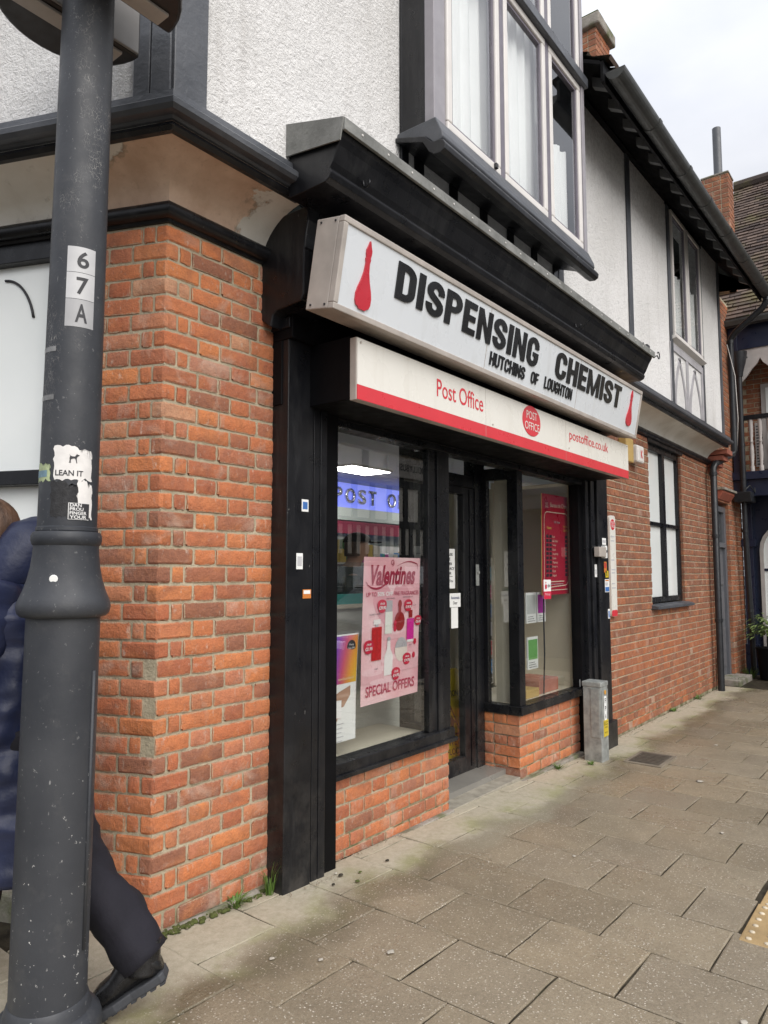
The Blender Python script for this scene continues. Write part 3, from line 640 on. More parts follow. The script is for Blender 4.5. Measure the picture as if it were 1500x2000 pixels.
# far upper window
FWN = empty('upper_window', parent=B)
for x0, x1 in ((6.18, 6.75), (6.78, 7.34)): casement(FWN, x0, x1, 3.96, 5.40, -U-.012, seed=3)
post(6.155, 6.18, 3.9, 5.4, .01); box('mullion', MAT['white_pvc'], FWN, 6.75, 6.78, -U-.015, -U+.05, 3.95, 5.41, .003)
MB().prism([(-U-.06, 3.93), (-U-.06, 3.945), (-U+.02, 3.97), (-U+.02, 3.90)], 'x', 6.12, 7.38).build('sill', MAT['white_pvc'], FWN)
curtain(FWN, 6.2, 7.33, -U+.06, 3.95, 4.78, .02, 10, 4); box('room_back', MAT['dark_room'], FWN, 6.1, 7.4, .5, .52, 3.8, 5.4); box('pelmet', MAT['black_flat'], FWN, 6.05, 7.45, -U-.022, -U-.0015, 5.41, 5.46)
# --- projecting bay window
BW = empty('bay_window', parent=B); YB = -.50
def bx(n, m, *a, bevel=.004): return box(n, MAT[m], BW, *a, bevel=bevel)
ztr = 5.06
cols = [(1.345, 1.935), (1.985, 2.58), (2.63, 3.172)]; ZB = 3.755
mp_ = simple('grey_lilac_paint', (.30, .285, .31), .45, .12, 6)
box('corner_post', mp_, BW, 1.235, 1.345, YB-.01, YB+.05, 3.70, 6.3, .004); box('corner_post', mp_, BW, 3.172, 3.222, YB-.03, YB+.05, 3.70, 6.3, .004)
for x in (1.935, 2.58): bx('mullion', 'purple_strip', x, x+.05, YB-.02, YB+.04, 3.75, 6.2)
for i, (x0, x1) in enumerate(cols):
    casement(BW, x0+.003, x1-.003, ZB, ztr-.03, YB, .05, seed=i); casement(BW, x0+.003, x1-.003, ztr+.045, 5.9, YB, .05, 'top_light')
bx('transom', 'timber', 1.25, 3.235, YB-.06, YB+.03, ztr-.03, ztr+.042)
bx('cheek', 'black', 1.238, 1.26, YB+.05, -U, 3.74, 6.2); bx('cheek', 'black', 3.195, 3.22, YB+.05, -U, 3.74, 6.2)
MB().prism([(-U-.001, 3.725), (YB+.03, 3.66), (YB-.02, 3.61), (YB-.065, 3.615), (YB-.075, 3.63), (YB-.07, 3.66), (YB-.03, ZB-.003), (-U-.001, ZB-.003)], 'x', 1.215, 3.235).build('sill', MAT['timber'], BW, bevel=.006)
MB().prism([(-U-.001, 3.70), (YB+.04, 3.63), (YB-.0, 3.565), (YB-.03, 3.54), (YB-.07, 3.535), (YB-.095, 3.548), (YB-.10, 3.575), (YB-.085, 3.60), (YB-.06, 3.609), (YB-.021, 3.609), (YB+.03, 3.659), (-U-.001, 3.724)], 'x', 1.20, 3.245).build('sill_moulding', MAT['black'], BW, bevel=.004)
for i, (x0, x1) in enumerate(cols):
    if i < 2: curtain(BW, x0-.02, x1+.05, YB+.10, 3.76, 6.0, .02, 6, i+2)
    else: curtain(BW, x0, x1, YB+.10, 3.76, 4.52, .02, 5, 8); curtain(BW, x0, x0+.16, YB+.13, 4.42, 6.0, .02, 2, 9)
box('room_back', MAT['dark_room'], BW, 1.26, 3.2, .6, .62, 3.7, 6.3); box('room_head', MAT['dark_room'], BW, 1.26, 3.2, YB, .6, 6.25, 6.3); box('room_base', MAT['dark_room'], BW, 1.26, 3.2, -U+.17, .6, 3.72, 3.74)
box('dormer_cheek', MAT['lead'], BW, 3.19, 3.218, -U+.002, 1.6, 5.2, 6.3); box('dormer_roof', MAT['lead'], BW, 1.1, 3.3, YB-.15, 1.8, 6.3, 6.38)
bx('catch', 'ink', 1.84, 1.865, YB-.04, YB-.022, 3.765, 3.795, bevel=.002)

# --- eaves, roof, gutter
RO = empty('roof', parent=B)
def rise(x): return .020*(x-3.3)
def eave(name, prof, x0, x1, mat, parent):
    m = MB(); n = len(prof); vs = [(x, y, z+rise(x)*(1+(1.1*max(0, min(.4, y+.66))/.38 if name in ('soffit_board', 'wall_plate') else 0))) for x in (x0, x1) for y, z in prof]
    return m.add(vs, [tuple(range(n)), tuple(range(2*n-1, n-1, -1))]+[(i, i+n, (i+1) % n+n, (i+1) % n) for i in range(n)]).build(name, mat, parent)
eave('soffit_board', [(-.66, 5.17), (-.66, 5.20), (-.1, 5.52), (-.1, 5.49)], 3.222, 9.0, MAT['black_flat'], RO); eave('fascia', [(-.682, 5.03), (-.682, 5.19), (-.661, 5.19), (-.661, 5.03)], 3.222, 9.05, MAT['black_flat'], RO); eave('wall_plate', [(-U-.05, 5.32), (-U-.05, 5.38), (-U-.001, 5.40), (-U-.001, 5.32)], 3.222, 8.4, MAT['black_flat'], RO)
rf = simple('grey_rafter_end', (.13, .135, .14), .6, .2, 8)
for i in range(16):
    x = 3.42+i*.335
    eave('rafter_foot', [(-.658, 5.085), (-.658, 5.165), (-.52, 5.245), (-.52, 5.165)], x, x+.06, rf, RO)
tm = MB(); tt = []
def tiled(m, tl, O, U_, V_, nu, nv, w, h, r, N_):
    """rows of lapped tiles on the plane O + u*U_ + v*V_, N_ its normal"""
    for j in range(nv):
        for i in range(-1, nu):
            a = (i+(.5 if j % 2 else 0))*w+r.uniform(-.004, .004); b = j*h; l = .012+r.uniform(0, .014)
            p0 = O+U_*a+V_*b; w_ = w-.004
            q = [p0+N_*(l+.014), p0+U_*w_+N_*(l+.014), p0+U_*w_+V_*(h*1.25)+N_*.006, p0+V_*(h*1.25)+N_*.006, p0+N_*l*.3, p0+U_*w_+N_*l*.3]
            m.add(q, [(0, 1, 2, 3), (4, 5, 1, 0)]); tl += [r.random()]*2
pit = R(33); Vr = Vector((0, math.cos(pit), math.sin(pit))); Nr = Vector((0, -math.sin(pit), math.cos(pit)))
tiled(tm, tt, Vector((3.4, -.72, 5.19)), Vector((1, 0, .02)), Vr, 33, 36, .168, .10, random.Random(5), Nr)
tone_mesh(tm, tt, 'roof_tiles', MAT['tile_roof'], RO)['kind'] = 'stuff'
eave('roof_body', [(-.69, 5.205), (2.0, 5.205+2.69*math.tan(pit)), (4.6, 5.9), (.3, 5.85)], 3.222, 9.0, MAT['dark_room'], RO)
gp2 = [(.072*math.cos(a), .072*math.sin(a)) for a in [R(180+i*15) for i in range(13)]]
gp3 = [(.066*math.cos(a), .066*math.sin(a)) for a in [R(360-i*15) for i in range(13)]]
GY, GZ = -.76, 5.105
def gutter_z(x): return GZ+rise(x)
xg = [3.26, 4.1, 5.0, 5.75, 6.6, 7.5, 8.35, 9.02]
GU = empty('gutter', parent=B)
for a, b in zip(xg, xg[1:]):
    o = eave('gutter_section', [(GY+p[0], GZ+p[1]) for p in gp2+gp3], a+.002, b-.002, MAT['grey_pvc'], GU)
    MB().prism([(GY+p[0]*1.09, gutter_z(b)+p[1]*1.09) for p in gp2]+[(GY+p[0]*1.0, gutter_z(b)+p[1]*1.0) for p in gp2[::-1]], 'x', b-.03, b+.03).build('gutter_clip', MAT['grey_pvc'], GU, True, 40)
MB().prism([(GY+p[0], gutter_z(3.26)+p[1]) for p in gp2], 'x', 3.252, 3.264).build('gutter_end_cap', MAT['grey_pvc'], GU)
# downpipe with swan necks
def pipe(parent, pts, r, mat, clips=(), name='downpipe'):
    p = MB().tube(pts, r, 14).build(name, MAT[mat], parent, True, 50)
    for (c, d) in clips: MB().tube([c, (Vector(c)+Vector(d)*.045)], r*1.16, 14).build('pipe_collar', MAT[mat], p, True, 50)
    return p
pipe(B, [(8.95, GY, gutter_z(9)-.05), (8.95, GY, 5.10), (8.97, GY+.06, 5.02), (9.2, -.30, 4.82), (9.24, -.24, 4.76), (9.24, -.22, 4.70), (9.24, -.22, 3.40), (9.22, -.22, 3.13), (9.2, -.20, 3.07), (8.55, -.11, 2.86), (8.50, -.10, 2.80), (8.48, -.10, -.15)], .043, 'pipe_black',
     [((9.24, -.22, 4.68), (0, 0, 1)), ((9.24, -.22, 3.40), (0, 0, 1)), ((8.495, -.10, 2.70), (0, 0, 1)), ((8.49, -.10, 1.86), (0, 0, 1)), ((8.483, -.10, .75), (0, 0, 1)), ((8.95, GY, 5.10), (0, 0, 1))])
MB().tube([(8.66, -.05, 2.75), (8.66, -.05, 1.4), (8.66, -.05, .25)], .018, 8).build('conduit', MAT['pipe_black'], B, True); MB().tube([(8.66, -.05, .3), (8.66, -.05, -.15)], .036, 10).build('pipe_boot', MAT['grey_pvc'], B, True, 40)
MB().tube([(9.18, -.19, 4.66), (9.22, -.27, 4.2), (9.30, -.27, 3.6), (9.32, -.24, 3.2)], .006, 6).build('cable', MAT['white_pvc'], B, True)
# chimney over the roof
def brick_stack(name, parent, x0, x1, y0, y1, z0, z1, seed, tone=(.0, .9)):
    e = MB().box(x0+.006, x1-.006, y0+.006, y1-.006, z0, z1).build(name, MAT['mortar'], parent); m = MB(); tl = []; r = random.Random(seed)
    k = 0; z = z0
    while z+BH < z1+.01:
        for face in range(2):
            a0, a1 = (x0, x1) if face == 0 else (y0, y1); a = a0+(.1+BJ if face == k % 2 else 0); i = k
            while a < a1-.02:
                L = min(.215 if (i+k) % 2 else .1025, a1-a)
                if a1-a-L < .04: L = a1-a
                M = Matrix.Translation((a, y0, z)) if face == 0 else Matrix.Translation((x0, a+L, z)) @ Matrix.Rotation(-math.pi/2, 4, 'Z')
                hid_brick(m, tl, M, L, r.uniform(*tone), D=.1); a += L+BJ; i += 1
        z += CH; k += 1
    tone_mesh(m, tl, 'brickwork', MAT['brick_far'], e)['kind'] = 'stuff'; return e
ch = brick_stack('chimney', RO, 6.25, 6.70, .5, .95, 6.2, 8.0, 4, (.35, .95))
box('chimney_cap', MAT['cement'], ch, 6.19, 6.76, .44, 1.01, 8.0, 8.15, .02); box('cap_moss', MAT['moss'], ch, 6.2, 6.4, .45, 1.0, 8.145, 8.17, .012)

# --- far brick wall with its window
FW = MB(); X0F, X1F = 4.62, 8.92; wx0, wx1, wz0, wz1 = 6.13, 7.36, 1.07, 2.83
for a in ((X0F, wx0, -.3, 2.95), (wx1, X1F, -.3, 2.95), (wx0, wx1, -.3, wz0-.03), (wx0, wx1, wz1+.02, 2.95)): FW.box(a[0]+(.006 if a[0] == wx1 else 0), a[1]-(.006 if a[1] == wx0 else 0), CORE, .22, a[2], a[3])
fwall = FW.build('brick_front_wall', MAT['mortar'], B)
fm = MB(); ft_ = []; rf_ = random.Random(21)
for k in range(-2, 38):
    z = Z0+k*CH+.03; x = X0F+.01-(k % 2)*.08; i = k % 2
    while x < X1F-.01:
        L = (.215 if i % 2 else .1025)+rf_.uniform(-.004, .004); a, b = max(x, X0F), min(x+L, X1F); i += 1; x += L+BJ
        segs = [(a, b)]
        if wz0-.06 < z+BH*.5 < wz1+.03:
            segs = []
            if a < wx0: segs.append((a, min(b, wx0)))
            if b > wx1: segs.append((max(a, wx1), b))
        for p, q in segs:
            if q-p < .03: continue
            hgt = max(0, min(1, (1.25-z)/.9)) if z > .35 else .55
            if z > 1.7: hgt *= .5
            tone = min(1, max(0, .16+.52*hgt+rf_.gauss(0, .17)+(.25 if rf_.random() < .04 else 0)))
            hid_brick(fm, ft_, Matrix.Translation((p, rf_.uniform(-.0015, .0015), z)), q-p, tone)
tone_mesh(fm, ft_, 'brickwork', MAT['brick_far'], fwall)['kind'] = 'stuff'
GW = empty('ground_window', parent=B)
def gb(n, *a, mat='frame', bevel=.004): return box(n, MAT[mat], GW, *a, bevel=bevel)
gb('frame', wx0+.0, wx0+.055, .035, .12, wz0, wz1); gb('frame', wx1-.06, wx1, .035, .12, wz0, wz1); gb('frame', wx0+.055, wx1-.06, .035, .12, wz1-.07, wz1); gb('frame', wx0+.055, wx1-.06, .035, .12, wz0, wz0+.06)
gb('mullion', 6.70, 6.79, .03, .11, wz0+.06, wz1-.07); gb('glazing_bar', wx0+.055, 6.70, .045, .10, 1.92, 1.965); gb('glazing_bar', 6.79, wx1-.06, .045, .10, 1.92, 1.965)
for a, b in ((wx0+.055, 6.70), (6.79, wx1-.06)):
    for c, d in ((wz0+.06, 1.92), (1.965, wz1-.07)): gb('pane', a, b, .075, .081, c, d, mat='frost', bevel=0)
MB().prism([(-.075, 1.005), (-.075, 1.035), (.03, 1.06), (.03, 1.005)], 'x', 6.08, 7.46).build('sill', MAT['timber'], GW, bevel=.004)
box('head_board', MAT['black'], GW, 6.1, 7.4, -.012, .05, wz1-.0, 2.87, .003)
MAT['corbel'] = simple('corbel_brick_red', (.30, .10, .065), .85, .2, 12, .4, 90)
# stepped corbel bricks where the cove stops
for i, (x, y0, z) in enumerate(((8.58, -.27, 2.99), (8.60, -.21, 2.915), (8.62, -.14, 2.84), (8.64, -.08, 2.765))):
    MB().box(x, x+.28, y0, .1, z, z+.066).build('corbel_brick', MAT['corbel'], B, bevel=.006)
# ---------------------------------------------------------------- shopfront joinery
SH = B
def sb(n, *a, mat='black', bevel=.004, parent=None): return box(n, MAT[mat], parent or B, *a, bevel=bevel)
sb('pilaster', .607, .781, -.100, .02, -.06, 2.55); sb('shutter_guide', .792, .835, -.092, .0, -.08, 2.2, bevel=.003); sb('shutter_guide', .838, .884, -.094, .0, -.08, 2.2, bevel=.003)
sb('pilaster_capital', .590, .80, -.12, .02, 2.55, 2.60); sb('backing_board', .781, .99, -.07, .05, -.08, 2.25, mat='black_flat', bevel=0)
p2 = sb('pilaster', 4.375, 4.612, -.100, .02, -.13, 2.55); sb('pilaster_foot', 4.40, 4.66, -.125, .02, -.16, .10, bevel=.006)
sb('shutter_guide', 4.19, 4.25, -.07, .0, -.12, 2.2); sb('shutter_guide', 4.27, 4.345, -.085, .0, -.12, 2.2); sb('backing_board', 4.12, 4.375, -.03, .05, -.12, 2.25, mat='black_flat', bevel=0)
# console brackets carrying the cornice
def console(x0, x1):
    pr = [(.02, 2.60), (-.06, 2.545), (-.075, 2.60), (-.10, 2.615), (-.26, 2.625), (-.275, 2.65), (-.275, 2.86)]
    for i in range(7):
        a = R(90*i/6); pr.append((-.30+.02*math.cos(a)-.0, 2.87+.02*i))
    pr += [(-.30, 3.06), (.02, 3.06)]
    MB().prism(pr, 'x', x0, x1).build('console_bracket', MAT['black'], B, bevel=.006)
console(.525, .60); console(.60, .75); console(4.28, 4.50)
# cornice with lead-covered top
CX0, CX1 = .42, 4.42
cpf = [(-U+.0, 3.05), (-.50, 3.05), (-.525, 3.062), (-.535, 3.085), (-.528, 3.10), (-.545, 3.125), (-.575, 3.19), (-.592, 3.215), (-.60, 3.235), (-.60, 3.262), (-U, 3.352)]
cor = MB().prism(cpf, 'x', CX0, CX1).build('cornice', MAT['black'], B, bevel=.003)
MB().prism([(-.622, 3.232), (-.622, 3.285), (-U-.001, 3.388), (-U-.001, 3.354), (-.607, 3.262), (-.607, 3.232)], 'x', CX0-.012, CX1+.012).build('lead_top', MAT['lead'], cor, bevel=.003)
MB().prism([(-U-.001, 3.385), (-.62, 3.283), (-.60, 3.19), (-U-.001, 3.235)], 'x', CX0-.020, CX0-.013).build('lead_end_flap', MAT['lead'], cor)
for i in range(22):
    x = CX0+.1+i*.18; MB().tube([(x, -.622, 3.258), (x, -.6255, 3.258)], .005, 6).build('clout_nail', MAT['white_pvc'], cor)
def hook(x):
    pts = [(x, -.535, 3.17), (x, -.545, 3.115)]+[(x, -.545-.018+.018*math.cos(a), 3.112+.018*math.sin(a)) for a in [R(-i*30) for i in range(1, 8)]]
    MB().tube(pts, .0045, 8).build('hook', MAT['black'], cor, True)
hook(.62); hook(2.93)
sc_ = MB(); sp = [(4.43, -.60, 3.25)]+[(4.46+.05*i, -.6, 3.25+.02*i) for i in range(3)]+[(4.60+.03*math.cos(a), -.6, 3.30+.03*math.sin(a)) for a in [R(-90+i*40) for i in range(7)]]
sc_.tube(sp, .005, 6).build('scroll_bracket', MAT['black'], cor, True)
MB().tube([(4.33, -.54, 3.30), (4.35, -.54, 3.35), (4.38, -.54, 3.37), (4.41, -.54, 3.34)], .006, 6).build('cable_loop', MAT['ink'], cor, True); MB().box(4.40, 4.47, -.57, -.50, 3.315, 3.36).build('junction_box', MAT['ink'], cor, bevel=.004)
# fascia, shutter box and shopfront head
sb('fascia_board', .60, 4.58, -.13, .08, 2.50, 3.05, mat='black_flat'); sb('shutter_box', .752, 4.30, -.355, -.01, 2.20, 2.50, mat='black_flat'); sb('shopfront_head', .60, 4.58, -.06, .08, 2.19, 2.50, mat='black_flat'); sb('head_rail', .885, 4.19, -.045, .06, 2.155, 2.20, mat='frame')
# --- display window left of the door
W1 = empty('display_window', parent=B)
def w1(n, *a, mat='frame', bevel=.003): return box(n, MAT[mat], W1, *a, bevel=bevel)
w1('stile', .89, .985, -.02, .06, .44, 2.155); w1('stile', 1.90, 1.985, .0, .06, .44, 2.155); w1('corner_post', 1.985, 2.118, -.012, .10, .40, 2.19)
w1('sill', .89, 2.135, -.035, .08, .372, .44, bevel=.006); w1('sill_lip', .89, 2.14, -.05, -.0, .362, .385)
w1('pane', .985, 1.90, .02, .026, .44, 2.155, mat='glass', bevel=0); w1('return_stile', 2.06, 2.118, .26, .30, .44, 2.19); w1('return_sill', 2.05, 2.118, .102, .30, .372, .44); w1('return_head', 2.06, 2.118, .102, .26, 2.10, 2.19); w1('return_pane', 2.085, 2.091, .10, .26, .44, 2.10, mat='glass', bevel=0); 
w1('window_bed', .985, 1.99, .06, .46, .39, .425, mat='cream_board')
# --- display window right of the door with its glazed return
W2 = empty('display_window', parent=B)
def w2(n, *a, mat='frame', bevel=.003): return box(n, MAT[mat], W2, *a, bevel=bevel)
w2('corner_post', 3.045, 3.13, -.012, .075, .43, 2.19); w2('stile', 4.13, 4.19, -.01, .06, .43, 2.16); w2('sill', 3.035, 4.19, -.03, .08, .365, .43, bevel=.006); w2('return_sill', 3.035, 3.12, .08, .30, .365, .43, bevel=.005)
w2('return_stile', 3.05, 3.10, .255, .30, .43, 2.19); w2('return_head', 3.05, 3.10, .075, .255, 2.10, 2.19)
w2('pane', 3.13, 4.13, .02, .026, .43, 2.16, mat='glass', bevel=0); w2('return_pane', 3.07, 3.076, .075, .255, .43, 2.10, mat='glass', bevel=0)
w2('end_panel', 3.135, 3.15, .095, .235, .43, 2.12, mat='cream_board', bevel=0); w2('window_bed', 3.10, 4.19, .06, .60, .40, .425, mat='cream_board'); w2('side_panel', 4.19, 4.22, .06, 1.4, .3, 2.19, mat='cream_board'); w2('back_panel', 3.80, 4.19, .62, .64, .425, 2.19, mat='cream_board', bevel=0)
# brick stall risers
riser = MB().box(.886, 2.11, CORE, .12, -.2, .365).build('stall_riser', MAT['mortar'], B)
zs = [.362-BH-k*CH for k in range(6)]
for k, z in enumerate(zs):
    x = .89; i = k % 2; lay = ([.13, .1025] if k % 2 else [.06])
    while x < 2.105:
        L = lay.pop(0) if lay else (.215 if i % 2 else .1025); i += 1
        L = min(L, 2.112-x)
        if 2.112-x-L < .045: L = 2.112-x
        lay_front(riser, x, z, round(L/.004)*.004, 0.0); x += L+BJ
riser2 = MB().box(3.062, 4.19, CORE, .297, -.25, .36).build('stall_riser', MAT['mortar'], B)
for k in range(6):
    z = .358-BH-k*CH; x = 3.052; first = True
    lay = [.215] if k % 2 == 0 else [.1025]
    i = 0
    while x < 4.18:
        L = lay[0] if first else (.215 if k % 2 == 0 or i % 3 else .1025)
        if first and k % 2: L = .1025
        L = min(L, 4.186-x)
        if 4.186-x-L < .045: L = 4.186-x
        lay_front(riser2, x, z, round(L/.004)*.004, 0.0, .1 if (k % 2 == 0 or not first) else .205); x += L+BJ; i += 1; first = False
    y = .112 if k % 2 == 0 else .217
    while y < .29:
        L = min(.215 if k % 2 else .1025, .297-y)
        if .297-y-L < .04: L = .297-y
        o = link('brick', get_brick(round(L/.004)*.004), riser2); o.matrix_local = Matrix.Translation((3.052, y+L, z)) @ Matrix.Rotation(-math.pi/2, 4, 'Z'); y += L+BJ
box('mortar_strip', MAT['cement'], B, .88, 2.12, -.035, .004, -.2, zg(1.9)+.004, .006); box('mortar_strip', MAT['cement'], B, 3.04, 4.2, -.03, .004, -.25, zg(3.6)+.012, .006)
# --- recessed entrance
DR = empty('entrance', parent=B); YD = .30
box('threshold', simple('worn_threshold', (.30, .275, .225), .8, .25, 14, .5, 60), DR, 2.118, 3.05, .0, .42, -.3, zg(2.6)+.008, .004); box('threshold_trim', MAT['galv'], DR, 2.118, 3.05, .19, .225, zg(2.6)+.004, zg(2.6)+.016, .002)
def db(n, *a, mat='frame', bevel=.003, parent=None): return box(n, MAT[mat], parent or DR, *a, bevel=bevel)
db('jamb', 2.945, 3.05, YD-.01, YD+.09, -.05, 2.45); db('jamb', 2.118, 2.16, YD-.01, YD+.09, -.05, 2.45); db('transom', 2.16, 2.945, YD-.012, YD+.08, 2.03, 2.12); db('head', 2.118, 3.05, YD-.01, YD+.09, 2.42, 2.5)
db('fanlight_pane', 2.16, 2.945, YD+.03, YD+.036, 2.12, 2.42, mat='glass', bevel=0); db('lobby_soffit', 2.118, 3.05, .06, YD+.1, 2.45, 2.5, mat='black_flat', bevel=0); db('lobby_side', 3.05, 3.10, .30, .34, -.05, 2.45, mat='black_flat', bevel=0)
DO = empty('door', parent=DR)
db('stile', 2.79, 2.945, YD, YD+.055, -.03, 2.03, parent=DO); db('stile', 2.16, 2.26, YD, YD+.055, -.03, 2.03, parent=DO); db('bottom_rail', 2.26, 2.79, YD, YD+.055, -.03, .08, parent=DO); db('top_rail', 2.26, 2.79, YD, YD+.055, 1.975, 2.03, parent=DO); db('glass', 2.26, 2.79, YD+.025, YD+.031, .08, 1.975, mat='glass', bevel=0, parent=DO)
lk = MB().box(2.935, 2.975, YD-.022, YD-.011, 1.30, 1.46).build('lock_plate', MAT['galv'], DO, bevel=.004); db('gasket', 2.868, 2.874, YD-.004, YD, .0, 2.02, mat='black_flat', bevel=0, parent=DO)
MB().tube([(2.955, YD-.022, 1.40), (2.955, YD-.032, 1.40)], .012, 12).build('lock_barrel', MAT['galv'], DO, True, 40)

# ---------------------------------------------------------------- the shop inside
IN = empty('shop_interior', parent=B)
white = simple('interior_white', (.62, .64, .62), .7, .04, 2); green = simple('interior_green', (.42, .46, .40), .7, .06, 2)
def ib(n, m, *a): return box(n, m, IN, *a)
ib('floor', simple('shop_floor', (.22, .21, .19), .35, .1, 3), .63, 9.0, .12, 4.9, -.3, -.03); ib('ceiling', white, .63, 9.0, .08, 4.9, 2.70, 2.78)
ib('back_wall', green, .5, 9.0, 4.3, 4.4, -.05, 2.70); ib('side_wall', green, .3, .45, .5, 4.9, -.05, 2.70); ib('side_wall', green, 8.9, 9.0, .25, 4.9, -.05, 2.70)
wallb = ib('front_lining', white, 4.7, 8.9, .23, .26, -.05, 2.70)
# lit blue band with mirror letters over the counter
blue = NT('lit_blue_band').bsdf((.10, .12, .5), .5, emit=(.22, .28, 1.0), emit_s=.5)
bd = empty('post_office_band', (0, 0, 0)); tag(bd, 'glowing blue band with mirrored metal letters inside the shop', 'illuminated sign')
box('panel', blue, bd, 4.6, 8.6, 4.0, 4.06, 2.29, 2.64); box('pelmet', simple('pale_green_pelmet', (.50, .56, .52), .6, .05), bd, 4.6, 8.6, 3.94, 4.10, 2.12, 2.29); 
mir = simple('mirror_letter', (.62, .62, .62), .12, .1, 30, metal=1)
xw = 5.42
for chh in 'POST OFFICE':
    if chh == ' ': xw += .2; continue
    w_ = .16 if chh not in 'IO' else (.05 if chh == 'I' else .2)
    text('letter', chh, mir, bd, xw, 3.995, 2.36, w_, .21, .03, .02); xw += w_+.075
# ceiling lights: the lit panels
lit = NT('ceiling_panel_light').bsdf((.9, .9, .9), .5, emit=(1, .98, .95), emit_s=10.0)
for i, (x, y, wx_, wy_) in enumerate(((4.72, 3.05, .75, .42), (4.35, 1.42, .6, .35), (6.9, 3.05, .75, .42))):
    e = empty('ceiling_light', (x, y, 2.69)); tag(e, ['lit white ceiling panel seen above the blue band', 'lit white ceiling panel just inside the entrance', 'lit white ceiling panel at the far end of the shop'][i], 'light', 'shop ceiling lights')
    box('frame', MAT['white_pvc'], e, -.02, wx_+.02, -.02, wy_+.02, -.01, .009); box('diffuser', lit, e, 0, wx_, 0, wy_, -.016, -.011)
# counter, shelves
e = empty('service_counter', (1.25, .56, -.03)); tag(e, 'pale shop counter with teal band behind the display window', 'counter')
box('body', simple('counter_grey', (.56, .57, .52), .6, .05), e, 0, 1.25, 0, .34, 0, 1.20); box('worktop', MAT['cream_board'], e, -.03, 1.28, -.03, .37, 1.20, 1.225, .004); box('teal_band', simple('teal', (.05, .32, .30), .5, .05), e, .05, .95, .02, .05, 1.225, 1.29); box('screen', MAT['glass'], e, 0, 1.25, .2, .206, 1.225, 1.5)
def shelf_unit(x, y, rz, label, n=5, seed=1, w=1.0):
    e = empty('display_shelf', (x, y, -.03), rot=(0, 0, rz)); tag(e, label, 'shelf unit'); r = random.Random(seed)
    box('back_panel', white, e, 0, w, .30, .32, 0, 1.8); 
    for k in range(n):
        sh = box('shelf', MAT['white_pvc'], e, 0, w, 0, .30, .15+k*.34, .17+k*.34); xx = .02
        while xx < w-.12:
            ww = r.uniform(.05, .12); c = r.choice([(.5, .08, .09), (.12, .25, .45), (.6, .55, .5), (.1, .35, .3), (.55, .4, .1), (.65, .65, .66), (.45, .1, .3)])
            key = 'pack%d' % int(sum(c)*1000)
            if key not in MAT: MAT[key] = simple('packet_'+key, c, .45, .1)
            MB().box(xx, xx+ww-.008, .02, .2, .171+k*.34, .171+k*.34+r.uniform(.1, .25)).build('packet', MAT[key], sh); xx += ww
shelf_unit(3.3, 2.2, R(-8), 'white shelf unit of coloured packets facing the entrance', 5, 1, .9); shelf_unit(5.0, 3.5, 0, 'long white shelf unit of packets below the blue band', 5, 2, 3.2); shelf_unit(2.35, 3.4, R(5), 'white shelf unit of packets at the back behind the counter', 5, 3, 1.6)
mar = simple('maroon_board', (.22, .02, .05), .5, .1)
tag(box('maroon_board', mar, None, 4.3, 8.4, 3.90, 3.93, 1.93, 2.10), 'long maroon counter board hanging below the blue band', 'board')
# red display boxes and leaflets on the right window bed
rbx = simple('terracotta_box', (.42, .15, .10), .7, .1)
tag(box('display_box', rbx, None, 3.62, 3.98, .12, .40, .426, .53, .004), 'flat terracotta display box on the right window bed', 'box')
tag(box('display_box', simple('yellow_card_box', (.5, .33, .1), .7, .1), None, 3.36, 3.58, .10, .26, .426, .49, .004), 'small mustard card box on the right window bed', 'box')
def leaflet(x, z, w, h, c, label, y=.30, c2=None):
    e = empty('leaflet', (x, y, z)); tag(e, label, 'leaflet'); box('sheet', MAT['paper'], e, 0, w, 0, .012, 0, h)
    box('print', simple('leaflet_ink', c, .5, .1), e, .012, w-.012, -.002, -.001, h*.3, h*.92)
    for k in range(3): box('text_line', MAT['ink'], e, .02, w-.02-.02*k, -.0025, -.002, h*.06+k*h*.07, h*.075+k*h*.07)
leaflet(3.42, 1.0, .17, .24, (.55, .57, .56), 'pale leaflet of grey figures in the right display window', .12); leaflet(3.61, 1.0, .15, .24, (.36, .03, .30), 'magenta leaflet in the right display window', .12); leaflet(3.43, .64, .18, .25, (.16, .40, .12), 'leaflet with a green tree in the right display window', .12)
MB()
e = empty('wire_rack', (3.60, .64, .45)); tag(e, 'tall white wire rack of coloured cards behind the return pane', 'rack')
wr = MB()
for i in range(24): wr.box(0, .26, .0, .004, i*.045, i*.045+.004)
for i in range(9): wr.box(i*.032, i*.032+.004, .0, .004, 0, 1.08)
wr.build('grid', MAT['white_pvc'], e)
for i, c in enumerate([(.1, .3, .6), (.6, .1, .1), (.55, .55, .6), (.1, .25, .5), (.6, .2, .3), (.3, .5, .6)]): box('card', simple('rack_card', c, .5, .1), e, .02, .24, .006, .012, .08+i*.16, .2+i*.16)
